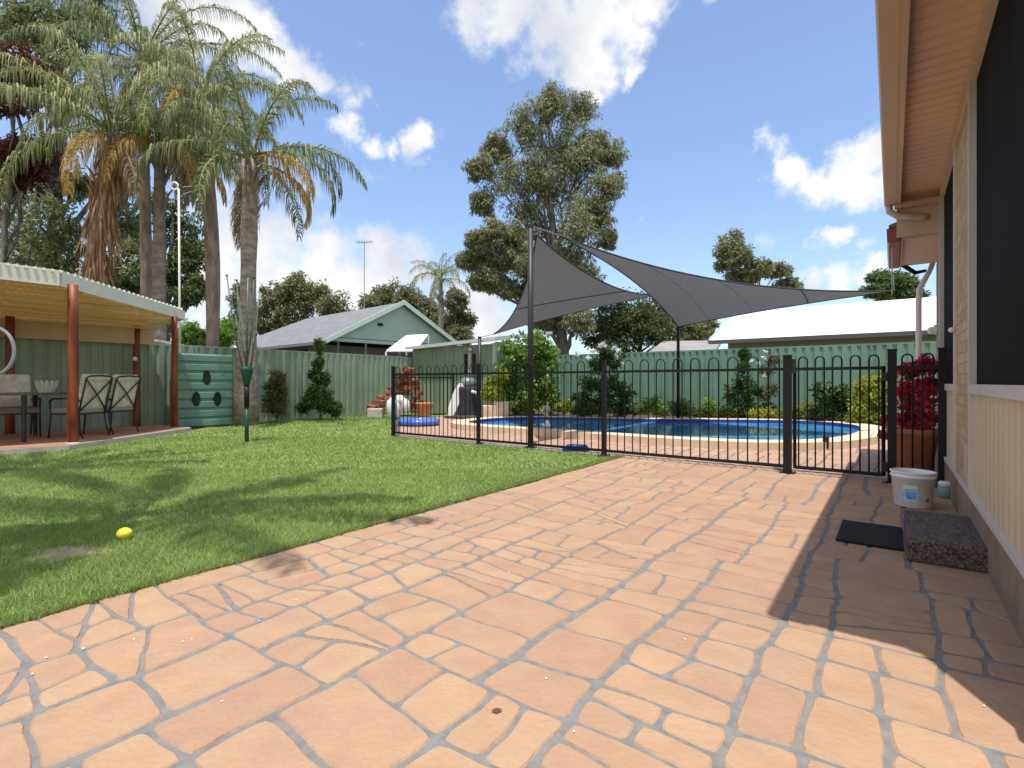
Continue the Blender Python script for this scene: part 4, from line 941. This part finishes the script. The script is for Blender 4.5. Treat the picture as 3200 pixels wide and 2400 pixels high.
# second far roof seen between trunks
nr_ = thing('neighbour_house', 'low grey roofed building between the palm trunks', 'house', (-13, 24, 0))
v4 = [A(462, 758, 21), A(520, 758, 21), A(556, 716, 27), A(520, 730, 25)]
b = MB(); b.add(v4+[v-Vector((0, 0, .1)) for v in v4], [(0, 1, 2, 3), (7, 6, 5, 4)]+[(i, 4+i, 4+(i+1) % 4, (i+1) % 4) for i in range(4)]); b.build('roof', M('pale_grey_roof2', (.4, .38, .38), (.46, .44, .43), scale=1.5), nr_)
b = MB(); b.prism([v4[0]+Vector((.3, .2, 0)), v4[1]+Vector((-.1, .3, 0)), v4[2]+Vector((-.1, -.2, 0)), v4[3]+Vector((.2, -.2, 0))], 0, 2.1); b.build('wall', M('wall_grey2', (.3, .3, .3)), nr_)

# ------------------------------------------------------------------ trees
gum = [(1200, 690, 36), (1250, 690, 34), (1165, 690, 26), (1010, 560, 22), (1060, 600, 34), (1030, 520, 30), (1110, 520, 44), (1180, 600, 44), (1260, 600, 40), (1210, 660, 40), (1150, 620, 36), (1188, 225, 48), (1245, 245, 45), (1130, 275, 48), (1200, 310, 70), (1285, 310, 42), (1325, 335, 30), (1078, 320, 36), (1035, 360, 30), (1100, 385, 62), (1225, 405, 78), (1315, 395, 36), (1150, 465, 66), (1258, 480, 62),
       (1042, 440, 28), (1068, 500, 30), (1040, 560, 34), (1085, 560, 36), (1140, 560, 42), (1225, 560, 52), (1292, 460, 36), (1312, 515, 18, 26), (1030, 605, 20), (1095, 620, 24), (1185, 640, 34), (1240, 640, 36), (1160, 380, 60), (1262, 345, 48)]
tree('gum_tree', 'tall grey-green gum tree rising behind the sail post', (2.9, 25.5, 0), pxl(gum, 25, .8, .8), (.21, .055), 58, 60, l_gum, .34, droop=.55, clump_r=.32, shell=.2)
for (lab_, sh_, Y, lm) in (
    ('broad olive gum tree above the grey gabled roof, left of the aerial', [(600, 640, 34), (640, 620, 30), (570, 690, 38), (680, 640, 38), (725, 665, 38), (640, 680, 40), (600, 720, 36), (530, 690, 34), (520, 640, 26), (735, 700, 30)], 44, l_gumfar),
    ('rounded olive gum tree between the aerial and the small palm', [(845, 640, 34), (810, 660, 28), (880, 650, 34), (915, 670, 36), (860, 690, 40), (940, 700, 36), (900, 720, 34)], 46, l_gumfar),
    ('sparse brownish gum tree beside the small palm', [(985, 650, 26), (1000, 690, 26), (965, 700, 30), (990, 730, 28)], 42, l_gumfar),
    ('small-topped gum tree above the right shade sail', [(1580, 530, 30), (1600, 555, 26), (1565, 560, 22), (1640, 580, 32, 18), (1680, 585, 26, 14), (1600, 600, 34, 20), (1700, 620, 30, 18)], 40, l_gum),
    ('low flat-topped gum tree near the house corner', [(1905, 600, 26, 14), (1940, 608, 30, 18), (1960, 625, 26), (1925, 640, 26), (1885, 628, 20, 12), (1975, 645, 22)], 38, l_mid),
    ('dense dark green tree behind the shade sail', [(1320, 690, 40), (1370, 670, 44), (1420, 680, 40), (1300, 720, 38), (1360, 730, 48), (1430, 725, 42), (1395, 700, 44), (1450, 700, 30)], 27, l_dark),
    ('low autumn-toned hedge tree right of the slim black post', [(1500, 720, 26), (1480, 700, 22), (1530, 710, 20), (1500, 745, 30)], 34, l_olive),
    ('leafy green tree over the fence beside the shelter post', [(410, 720, 24), (395, 735, 22), (430, 740, 20), (470, 725, 26), (490, 715, 26), (455, 745, 24)], 20, l_bright)):
    p = pxl(sh_, Y, .8, 1.0); bx = sum(l[0] for l in p)/len(p); f_ = Y/25
    tree('background_tree', lab_, (bx, Y, 0), p, (.19*f_, .07*f_), 50, 50, lm, .22*f_, group='trees beyond the fences', clump_r=.32, droop=.3)
# big dark tree mass at far left
big = [(30, 60, 60), (90, 40, 60), (150, 70, 50), (40, 170, 50), (120, 150, 50), (60, 420, 60), (30, 500, 60), (110, 470, 60), (60, 560, 50), (130, 540, 60), (250, 480, 50), (280, 560, 50), (250, 610, 40), (200, 30, 50), (260, 380, 40), (160, 400, 40)]
tree('gum_tree', 'large dark olive tree filling the far left behind the palms', (-17.5, 19, 0), pxl(big, 19, .8, 1.5), (.22, .065), 44, 40, l_olive, .4, droop=.4, clump_r=.3)
tree('copper_tree', 'dark copper-leaved tree at the left edge', (-15.8, 15.5, 0), pxl([(20, 130, 50), (70, 170, 46), (30, 210, 50), (20, 330, 44), (90, 330, 34), (60, 370, 44), (10, 390, 36), (120, 190, 30)], 15.5, .8, 1), (.15, .09), 50, 28, l_red, .14, clump_r=.3)
tree('background_tree', 'dark tree showing between the palm trunks', (-14.5, 21, 0), pxl([(400, 500, 40), (430, 540, 36), (390, 590, 40), (330, 600, 36), (430, 620, 26), (300, 520, 40), (350, 450, 40), (400, 640, 26), (300, 640, 30), (400, 560, 30)], 21, .8, 1.2), (.22, .075), 40, 28, l_dark, .3, group='trees beyond the fences', clump_r=.3)

# ------------------------------------------------------------------ palms
def frond(path_o, az, el, ln, drop, nl, leaf, rollv=0, wid=.024):
    """returns rachis points and leaflet arrays (V,F) for a feathery drooping frond"""
    o = Vector(path_o); pts = []; n = 12; e = el; p = o.copy(); hd = Vector((math.cos(az), math.sin(az), 0))
    for i in range(n+1):
        pts.append(p.copy()); st = ln/n; p = p+(hd*math.cos(e)+Vector((0, 0, math.sin(e))))*st; e -= drop/n*(.5+1.2*i/n)
    T = np.linspace(.14, .995, nl); P = np.array([tuple(q) for q in pts]); xi = T*n; i0 = np.minimum(xi.astype(int), n-1); fr = (xi-i0)[:, None]
    base = P[i0]*(1-fr)+P[i0+1]*fr; tan = P[i0+1]-P[i0]; tan /= np.linalg.norm(tan, axis=1)[:, None]
    sd = np.cross(tan, np.array([0, 0, 1.0])); sd /= np.linalg.norm(sd, axis=1)[:, None]+1e-6
    Vs = []
    prof = np.sin(np.clip(T*1.02, 0, 1)**.65*math.pi*.93)*.85+.15
    for sg in (-1, 1):
        m = nl; out = sd*sg*RNG.uniform(.5, 1, (m, 1))+tan*RNG.uniform(.3, .8, (m, 1))+np.array([0, 0, 1])*RNG.uniform(-.5, .45, (m, 1)); out /= np.linalg.norm(out, axis=1)[:, None]
        l = (leaf*prof*RNG.uniform(.75, 1.15, m))[:, None]; w = wid*RNG.uniform(.7, 1.2, (m, 1))
        a = base; b = a+out*l*.33; g_ = np.array([0, 0, -1.0]); c = b+(out*.35+g_*RNG.uniform(.6, 1.2, (m, 1)))*l*.37; d = c+(out*.08+g_)*l*.40
        wdir = np.cross(out, RNG.normal(size=(m, 3))); wdir /= np.linalg.norm(wdir, axis=1)[:, None]; ww = wdir*w/2
        Vs.append(np.stack([a-ww*.6, a+ww*.6, b+ww, b-ww, c+ww*.8, c-ww*.8, d+ww*.1, d-ww*.1], 1).reshape(-1, 3))
    V = np.concatenate(Vs); m = len(V)//8; o8 = np.arange(m)[:, None]*8
    Fq = np.concatenate([o8+np.array([0, 1, 2, 3]), o8+np.array([3, 2, 4, 5]), o8+np.array([5, 4, 6, 7])])
    return pts, V, Fq
def palm(label, base, crown, trunk_r, nf, ln, lmat, bark, group='feathery palms behind the left fence', skirt=0, yellow=2, dead=2, leaf=.56, nl=105, droop=2.1, seed=1, name='palm_tree', azs=None, hang=None, rs=None, bend=(0, 0)):
    random.seed(seed); t = thing(name, label, 'palm', base, 0, group); base = Vector(base); crown = Vector(crown)
    k = 10; pts = []
    for i in range(k+1):
        q = i/k; p = base.lerp(crown, q); p.x += bend[0]*math.sin(math.pi*q); p.y += bend[1]*math.sin(math.pi*q); pts.append(p)
    pts[0].z -= .05
    r = rs or [trunk_r*(1.25-.55*i/k+random.uniform(-.05, .05)) for i in range(k+1)]
    b = MB(); b.tube(pts, r, 14); b.build('trunk', bark, t, smooth=True)
    b = MB()
    for i in range(26):     # old leaf boots on the upper trunk
        q = random.uniform(.72, .99); a = random.uniform(0, 2*math.pi); p = base.lerp(crown, q); rr = trunk_r*.75
        s_ = p+Vector((math.cos(a)*rr, math.sin(a)*rr, -.1)); b.tube([s_, s_+Vector((math.cos(a)*.1, math.sin(a)*.1, .25)), s_+Vector((math.cos(a)*.22, math.sin(a)*.22, .42))], [.035, .03, .012], 5)
    b.build('leaf_boots', m_palmred, t)
    def make(items, mat, nm):
        rb = MB(); Vs = []; Fs = []; o = 0
        for (az, el, L_, dr) in items:
            st = crown+Vector((math.cos(az)*.08, math.sin(az)*.08, random.uniform(-.15, .15)))
            p, V, Fq = frond(st, az, el, L_, dr, nl, leaf); rb.tube(p, [.028*(1-.85*i/12) for i in range(13)], 5); Vs.append(V); Fs.append(Fq+o); o += len(V)
        f = npmesh(nm, np.concatenate(Vs), np.concatenate(Fs), mat, t); rb.build('frond_stalk', mat if mat != l_palm and mat != l_palmdk else M_stalk, f, smooth=True)
    it = []
    for i in range(nf):
        az = (azs[i % len(azs)] if azs else i*2.399)+random.uniform(-.25, .25); q = i/nf
        it.append((az, math.radians(78-85*q+random.uniform(-8, 8)), ln*random.uniform(.85, 1.1), droop*random.uniform(.8, 1.2)*(1-.25*q)))
    make(it, lmat, 'fronds')
    if yellow: make([(random.uniform(0, 6.28), math.radians(-15+random.uniform(-15, 10)), ln*.85, 1.4) for _ in range(yellow)] if hang is None else [h for h in hang if h[3] > 0], l_palmyel, 'yellow_fronds')
    if dead: make([(random.uniform(0, 6.28), math.radians(-45+random.uniform(-20, 10)), ln*.7, .9) for _ in range(dead)], l_palmbrn, 'dead_fronds')
    if skirt:
        n_ = 520; a = RNG.uniform(0, 2*math.pi, n_); q = RNG.uniform(1-skirt, 1.0, n_); P = np.array([tuple(base.lerp(crown, float(x))) for x in q]); rr = trunk_r*RNG.uniform(.7, 1.5, n_)
        P += np.stack([np.cos(a)*rr, np.sin(a)*rr, np.zeros(n_)], 1); D = np.stack([np.cos(a)*.12, np.sin(a)*.12, -np.ones(n_)], 1)+RNG.normal(size=(n_, 3))*.1; D /= np.linalg.norm(D, axis=1)[:, None]
        V, Fq = leaves(P, D, .9*RNG.uniform(.4, 1.3, n_), .045); npmesh('dead_skirt', V, Fq, m_thatch, t)
    return t
M_stalk = M('frond_stalk_green', (.20, .21, .08), (.32, .30, .13))
def PB(u, Y): return ((u-CU)/F*Y, Y, 0)
palm('queen palm standing right of the tank with bare grey trunk and drooping crown', PB(531, 12.25), A(541, 345, 12.25), .165, 16, 3.0, l_palmdk, m_palmbark, seed=3, yellow=2, dead=2, hang=[(-.2, math.radians(8), 2.3, 2.2), (.1, math.radians(-10), 2.2, 1.9)],
     rs=[.30, .27, .235, .21, .19, .175, .17, .19, .18, .165, .14], droop=2.5)
palm('slender reddish-trunked palm left of the grey-trunked palm', PB(452, 14.2), A(432, 215, 14.2), .14, 18, 3.3, l_palm, m_palmred, seed=5, yellow=1, dead=3, bend=(.22, 0), rs=[.17, .16, .155, .165, .18, .185, .18, .17, .16, .15, .13])
palm('pale grey trunked palm with yellowing hanging fronds over the shelter', PB(343, 13.6), A(345, 300, 13.6), .16, 17, 2.9, l_palm, m_palmbark, seed=8, yellow=5, dead=4)
palm('tallest palm, brown trunk behind the pale grey one', PB(320, 15.2), A(310, 130, 15.2), .15, 19, 4.1, l_palmdk, m_palmred, seed=9, yellow=0, dead=1)
palm('palm with a shaggy rust-brown skirt of dead leaves above the shelter roof', PB(165, 12.6), A(238, 285, 12.6), .20, 18, 3.3, l_palm, m_palmred, seed=12, skirt=.55, yellow=1, dead=2)
palm('small palm with pale trunk beyond the shed roof', PB(952, 30), A(952, 600, 30), .16, 16, 2.4, l_palm, m_palmbark, group=None, seed=15, yellow=0, dead=1, leaf=.6, nl=40)
# palms beside the viewer whose shadows fall on the lawn (outside the frame)
palm('palm standing left of the viewer, shading the near lawn', (-4.2, 1.2, 0), (-3.1, 2.1, 7.4), .18, 16, 2.5, l_palmdk, m_palmbark, seed=21, yellow=0, dead=0, group='palms outside the view')
palm('palm standing at the left boundary, shading the lawn by the shelter', (-7.4, 3.6, 0), (-6.0, 4.0, 7.6), .18, 16, 2.4, l_palmdk, m_palmbark, seed=24, yellow=0, dead=0, group='palms outside the view')

# ------------------------------------------------------------------ garden plants
def shrub(name, label, u, Y, items, leaf, nc, nl, mat, r0=.03, group='shrubs in the pool garden', droop=.1, cat='shrub', cr=.32, base=None, shell=.3):
    p = base or ((u-CU)/F*Y, Y, .0); return tree(name, label, p, pxl(items, Y, .8, .06), leaf, int(nc*1.5), int(nl*1.3), mat, r0, m_bark, group, droop, cr, cat=cat, shell=shell)
shrub('shrub', 'tall bright green leafy shrub beside the grey sail post', 1135, 14.6, [(1110, 760, 30), (1150, 745, 34), (1180, 770, 30), (1095, 800, 26), (1135, 800, 36), (1175, 815, 34), (1110, 850, 30), (1150, 855, 34), (1185, 860, 26), (1130, 885, 26), (1085, 835, 24)], (.13, .07), 22, 22, l_bright, .05)
shrub('shrub', 'low yellow-green variegated shrub left of the bright green bush', 1065, 13.8, [(1062, 830, 16), (1080, 815, 16), (1070, 850, 18), (1052, 850, 12)], (.12, .04), 18, 16, l_yellow)
roseb = shrub('rose_bush', 'tall rose bush with white flowers behind the black post', 1300, 13.6, [(1290, 790, 22), (1330, 780, 22), (1275, 830, 26), (1320, 830, 28), (1345, 850, 22), (1260, 870, 24), (1300, 870, 30), (1345, 880, 26), (1310, 765, 16)], (.10, .055), 16, 18, l_shrub)
def flowers(t, pts, r, mat, nm='flowers', n=26):
    for p in pts:
        V, Fq = foliage([(p.x, p.y, p.z, r*.6, r*.6, r*.6)], (r*.9, r*.8), 3, n//3, 0, .5, .1); npmesh('flower', V, Fq, mat, t)
flowers(roseb, [A(u, v, 13.4) for u, v in ((1282, 757), (1296, 748), (1305, 744), (1324, 752), (1332, 770), (1274, 775), (1345, 785), (1248, 765), (1336, 800))], .08, m_rose)
r2 = shrub('rose_bush', 'slim rose bush with small white flowers left of the gate post', 1660, 13.0, [(1655, 800, 14), (1670, 780, 14), (1650, 850, 14), (1668, 840, 12), (1660, 880, 14)], (.09, .04), 12, 12, l_dryg)
flowers(r2, [A(u, v, 12.9) for u, v in ((1653, 760), (1650, 772), (1626, 780), (1640, 785), (1651, 812))], .055, m_rose)
shrub('shrub', 'dark upright shrub with one tall light shoot', 1600, 13.0, [(1585, 850, 18), (1605, 830, 20), (1625, 850, 18), (1595, 880, 22), (1620, 885, 20), (1605, 795, 12), (1608, 765, 8, 16)], (.11, .05), 16, 18, l_shrub)
shrub('shrub', 'rounded dark green bush near the gate', 1790, 11.9, [(1780, 850, 20), (1810, 850, 22), (1790, 880, 26), (1825, 880, 18), (1765, 885, 16)], (.10, .06), 18, 18, l_shrub)
shrub('shrub', 'large yellow-green shrub beside the gate hinge post', 1880, 11.2, [(1870, 840, 24), (1895, 830, 22), (1860, 870, 24), (1890, 875, 26), (1905, 850, 18), (1855, 900, 16), (1895, 905, 18)], (.12, .05), 20, 18, l_yellow)
for (lab_, u, Y, it, lm) in (
    ('tiny yellow-green plant at the left foot of the green bush', 1215, 13.9, [(1212, 880, 14), (1225, 872, 10)], l_yellow),
    ('low fresh green plant right of the rose bush', 1410, 13.3, [(1400, 875, 14), (1415, 865, 12), (1425, 885, 14)], l_bright),
    ('low dark brownish bush below the slim black post', 1470, 13.2, [(1462, 880, 18), (1485, 885, 18), (1475, 872, 14)], l_shrub),
    ('small clipped yellow-green ball plant', 1533, 13.2, [(1533, 875, 15), (1528, 885, 12)], l_bright),
    ('low gold ground cover at the pool edge left of the gate post', 1650, 12.7, [(1640, 893, 10), (1660, 892, 12), (1680, 894, 10), (1625, 895, 8)], l_yellow),
    ('orange-tinged low plant beside the rounded bush', 1740, 12.3, [(1730, 885, 12), (1745, 878, 12), (1755, 892, 12), (1722, 895, 10)], l_yellow),
    ('dark strappy plant behind the pool ornament', 1270, 13.3, [(1250, 888, 12), (1275, 886, 14), (1300, 890, 12)], l_shrub),
    ('dark low ground plant by the pool edge', 1560, 12.9, [(1560, 893, 12), (1578, 892, 10)], l_shrub)):
    shrub('small_plant', lab_, u, Y, it, (.09, .035), 16, 14, lm, .012, 'low plants in the pool garden', cat='plant')
V = []; 
gc = [(u, 893-(u-1200)*.004+random.uniform(-5, 3), random.uniform(9, 15)) for u in range(1205, 1900, 15)]
gl = []
for u, v, r in gc:
    yy = onS(u, 14.3 if u < 1700 else 13.9).y; p = Vector(((u-CU)/F*yy, yy, random.uniform(.12, .22))); gl.append((p.x, p.y, p.z, .16, .14, random.uniform(.10, .24)))
V, Fq = foliage(gl, (.085, .035), 14, 16, -.1, .45, .1); o = npmesh('ground_cover', V, Fq, l_mid); tag(o, 'mixed low green ground cover along the foot of the pool garden', 'ground cover', kind='stuff')
# along the left fence
shrub('shrub', 'slim brownish-green shrub against the left fence', 597, 12.75, [(600, 820, 14, 20), (590, 850, 16, 22), (606, 850, 14), (585, 880, 14), (602, 885, 18)], (.16, .03), 18, 18, l_dryg, group=None, droop=-.2)
cone = [(688, 748, 7, 18), (688, 785, 11), (682, 810, 14), (698, 820, 14), (675, 845, 15), (700, 848, 17), (668, 868, 16), (708, 872, 18), (688, 870, 20), (655, 880, 10), (726, 884, 12)]
shrub('conifer', 'conical young tree with drooping tips in front of the left fence', 692, 13.9, cone, (.12, .045), 16, 18, l_mid, .035, None, .2, 'young tree')
# bougainvillea in its pot
q = G(1973, 1020); px_, py_ = W(-.18, 6.95).xy
bp_ = thing('bougainvillea', 'potted magenta bougainvillea behind the fence by the house wall', 'potted plant', (px_, py_, 0))
b = MB(); b.lathe((px_, py_, 0.006), [(.13, 0), (.15, .02), (.215, .44), (.235, .45), (.235, .51), (.205, .51), (.19, .46), (.0, .45)], 26, cap=False); b.build('pot', m_terpot, bp_, smooth=True)
Ypb = py_
lum = pxl([(1965, 800, 18), (1995, 790, 20), (2015, 790, 14), (1955, 840, 16), (1985, 835, 24), (2010, 830, 18), (1965, 870, 20), (1995, 875, 22), (1955, 905, 14), (1985, 915, 20), (2005, 905, 14)], Ypb, .8, .08)
b = MB()
for l in lum: b.tube(wob((px_, py_, .45), l[:3], 4, .08), [.012, .01, .008, .006, .003], 5)
b.build('stems', m_bark, bp_)
V, Fq = foliage(lum, (.055, .045), 14, 14, .1, .4, .3); npmesh('bracts', V, Fq, m_boug, bp_)
V, Fq = foliage(lum, (.06, .035), 9, 8, .1, .4, .1); npmesh('leaves', V, Fq, l_shrub, bp_)
lum = pxl([(1938, 800, 10), (1912, 905, 7), (1908, 940, 7)], Ypb+.2, .8); V, Fq = foliage(lum, (.05, .045), 8, 10, .1, .4, .3); npmesh('trailing_bracts', V, Fq, m_boug, bp_)

# ------------------------------------------------------------------ things by the shed
m_brk = M('old_brick', (.20, .07, .04), (.36, .15, .09), rough=.9, scale=6, bump=.5, island=0)
random.seed(4)
Yb = 15.0; first = None; cnt = 0
rows = [(889, 797, 930), (879, 802, 925), (869, 812, 918), (859, 822, 905), (849, 836, 905), (839, 846, 905), (829, 856, 902), (819, 862, 900), (809, 868, 900), (799, 875, 896)]
for (v, u0, u1) in rows:
    u = u0
    while u < u1:
        if 838 < u < 892 and v > 850: u += 17; continue
        p = A(u+random.uniform(-2, 2), v, Yb+random.uniform(-.12, .12))
        if first is None:
            b = MB(); b.box((0, 0, 0), (.24, .11, .115)); first = b.build('brick', m_brk, bevel=.012); o = first
        else: o = first.copy(); C.objects.link(o)
        o.location = p; o.rotation_euler = (random.uniform(-.3, .3), random.uniform(-.25, .25), random.uniform(-1.3, 1.3))
        ri = [x[0] for x in rows].index(v); fq = (u-u0)/max(1, u1-u0)
        tag(o, 'old red brick in the '+('topmost', 'second', 'third', 'fourth', 'fifth', 'sixth', 'seventh', 'eighth', 'ninth', 'lowest')[ri]+' course of the heap, '+('at its left end' if fq < .12 else 'left of its middle' if fq < .42 else 'near its middle' if fq < .62 else 'right of its middle' if fq < .85 else 'at its right end'), 'brick', 'old red bricks heaped beside the shed'); u += random.uniform(14, 19)
q = G(828, 898); b = MB(); b.box((q.x, 15-.25, .13), (.42, .3, .26), .1); o = b.build('stone_block', m_concrete, bevel=.02, origin=(q.x, 14.75, 0)); tag(o, 'pale square stone block at the front of the brick heap', 'stone block')
ws = A(858, 890, 14.3); wt = thing('sack', 'white bulky sack slumped in front of the brick heap', 'sack', (ws.x, ws.y, 0))
b = MB(); b.ball((ws.x-.08, ws.y, .30), .28, 18, (.85, .7, 1.15), .05); b.ball((ws.x+.06, ws.y, .50), .17, 16, (1.0, .8, .95), .06); b.ball((ws.x+.24, ws.y, .36), .15, 16, (.75, .8, 1.3), .06); b.build('cloth', M('sack_white', (.72, .74, .74), (.80, .81, .80), bump=.5, bscale=8), wt, smooth=True)
pq = A(917, 880, 14.5); b = MB(); b.lathe((pq.x, pq.y, 0), [(.14, 0), (.2, .22), (.24, .38), (.26, .40), (.26, .44), (.22, .44), (.2, .4), (0, .38)], 20, cap=False); o = b.build('clay_pot', m_terpot, origin=(pq.x, pq.y, 0), smooth=True); tag(o, 'reddish clay pot at the right end of the brick heap', 'pot')
# boards and covered barbecue
bq = A(976, 880, 14.6)
for lab_, du, mt, h, tl in (('white bodyboard leaning by the shed', 0, m_white, 1.05, .34), ('narrow black and tan board leaning behind the white one', 12, m_cush, 1.1, .30)):
    q = A(970+du, 890, 14.6+du*.015); b = MB(); ring_ = []
    for k in range(24):
        a_ = 2*math.pi*k/24; ring_.append(Vector((.13*math.copysign(abs(math.cos(a_))**.7, math.cos(a_)), 0, h/2+h/2*math.copysign(abs(math.sin(a_))**.8, math.sin(a_)))))
    R_ = Matrix.Rotation(tl, 3, 'Y')@Matrix.Rotation(-.12, 3, 'X'); org = Vector((q.x, q.y, .01))
    f_ = [org+R_@p for p in ring_]; g_ = [org+R_@(p+Vector((0, .05, 0))) for p in ring_]
    b.add(f_+g_, [tuple(range(24)), tuple(range(24, 48))[::-1]]+[(i, 24+i, 24+(i+1) % 24, (i+1) % 24) for i in range(24)]); o = b.build('bodyboard', mt, origin=org, bevel=.01); tag(o, lab_, 'bodyboard')
q = A(1012, 880, 14.9); kb = thing('barbecue', 'dark covered barbecue with a grey lid beside the boards', 'barbecue', (q.x, q.y, 0))
b = MB(); b.box((q.x, q.y, .45), (.62, .45, .88), .3); b.build('cover', M('cover_purple', (.035, .03, .05), (.06, .05, .08), bump=.6, bscale=6), kb, bevel=.06)
b = MB(); b.ball((q.x-.02, q.y, .98), .26, 16, (1.05, .8, .72)); b.build('lid', M('lid_grey', (.16, .19, .18), rough=.35), kb, smooth=True)
b = MB(); b.tube([(q.x+.12, q.y-.22, .75), (q.x+.28, q.y-.34, .70)], .05, 8); b.build('handle', m_white, kb, smooth=True)
for lab_, u, w_, h in (('sandstone planter block under the yellow-green shrub', 1057, .34, .40), ('taller sandstone block beside the green bush', 1084, .30, .50)):
    q = A(u, 890, 13.7); b = MB(); b.box((q.x, q.y, h/2), (w_, .3, h), .2); o = b.build('stone_block', m_coping, bevel=.02, origin=(q.x, q.y, 0)); tag(o, lab_, 'stone block')
# pool toys
q = G(905, 919); it_ = thing('inflatable_ring', 'blue and white inflatable lying flat on the pool deck', 'pool inflatable', (q.x, q.y, .01))
n = 30; b = MB(); b.tube([(q.x+.42*math.cos(2*math.pi*k/n), q.y+.42*math.sin(2*math.pi*k/n), .085) for k in range(n+1)], .075, 10, cap=False); b.build('tube', M('inflatable_blue', (.05, .13, .55), (.12, .22, .62), rough=.25, scale=4), it_, smooth=True)
b = MB(); b.ball((q.x, q.y, .07), .34, 16, (1, 1, .14)); b.build('float_pad', M('inflatable_pale', (.35, .42, .75), (.5, .55, .8), rough=.3, scale=5), it_, smooth=True)
q = G(1245, 974); b = MB(); 
for k in range(4): b.tube([(q.x+(.20-.02*k)*math.cos(t), q.y+(.13-.015*k)*math.sin(t)-.02*k, .02+.022*k) for t in [2*math.pi*i/24 for i in range(25)]], .013, 6, cap=False)
o = b.build('hose', M('hose_blue', (.02, .06, .28), rough=.4), origin=(q.x, q.y, 0), smooth=True); tag(o, 'coiled dark blue pool hose at the fence foot', 'hose')
q = A(1182, 912, 10.9); cl = thing('pool_float', 'white floating chlorine dispenser on the pool water', 'pool float', (q.x, q.y, .045))
b = MB(); b.lathe((q.x, q.y, .04), [(.05, 0), (.09, .03), (.10, .06), (.05, .09), (.045, .16), (.0, .17)], 16); b.build('body', m_white, cl, smooth=True)
q = A(1180, 886, 13.7); orn = thing('ornament', 'small round stone ball ornament on the far pool edge', 'ornament', (q.x, q.y, .07))
b = MB(); b.ball((q.x, q.y, .30), .11, 14); b.build('ball', m_coping, orn, smooth=True)
b = MB(); b.lathe((q.x, q.y, .07), [(.09, 0), (.06, .06), (.07, .14)], 14); b.build('foot', m_coping, orn, smooth=True)
b = MB(); q = G(1850, 992); b.box((q.x+.15, q.y+.9, .12), (.10, .08, .2), ROT_D); o = b.build('filter_box', m_brownblack, bevel=.02, origin=(q.x+.15, q.y+.9, .0)); tag(o, 'small dark box against the pool coping near the gate', 'box')
# yellow lemon on the grass
q = G(269, 1166); b = MB(); b.ball((q.x, q.y, .040), .042, 18, (1.08, 1, .88), .02)
o = b.build('ball', M('ball_yellow', (.72, .60, .03), (.80, .70, .06), rough=.6, bump=.2), origin=(q.x, q.y, 0), smooth=True); tag(o, 'small yellow ball lying on the near lawn', 'ball')
# fallen petals and leaves on the patio
random.seed(9); pm = None; lit = [(820, 1275), (1480, 1385), (395, 1390), (560, 1345), (290, 1385), (180, 1405), (1180, 1470), (2125, 1530), (640, 1300), (100, 1425), (820, 1180), (1100, 1240), (480, 1520), (415, 1385), (70, 1460), (1240, 1585)]
mp = M('petal_white', (.75, .72, .66), rough=.8)
for (u, v) in lit:
    q = G(u, v); a_ = random.uniform(0, 6)
    if pm is None:
        b = MB(); b.add([(-.009, 0, .002), (0, -.006, 0), (.010, 0, .003), (0, .006, .001), (0, 0, .006)], [(0, 1, 4), (1, 2, 4), (2, 3, 4), (3, 0, 4), (3, 2, 1, 0)]); pm = b.build('petal', mp); o = pm
    else: o = pm.copy(); C.objects.link(o)
    o.location = (q.x, q.y, .0075); o.rotation_euler = (0, 0, a_); o.scale = (.62, .62, .5); tag(o, 'tiny white petal fallen on the sunlit paving', 'petal', 'fallen petals on the paving')
b = MB(); q = G(1072, 1543); b.add([(-.016, 0, .004), (0, -.009, 0), (.02, .002, .006), (0, .010, .003), (0, 0, .012)], [(0, 1, 4), (1, 2, 4), (2, 3, 4), (3, 0, 4), (3, 2, 1, 0)])
o = b.build('dry_leaf', M('dry_leaf', (.12, .06, .03))); o.location = (q.x, q.y, .008); tag(o, 'curled brown dry leaf on the paving in the foreground', 'leaf')
sc.cycles.max_bounces = 8
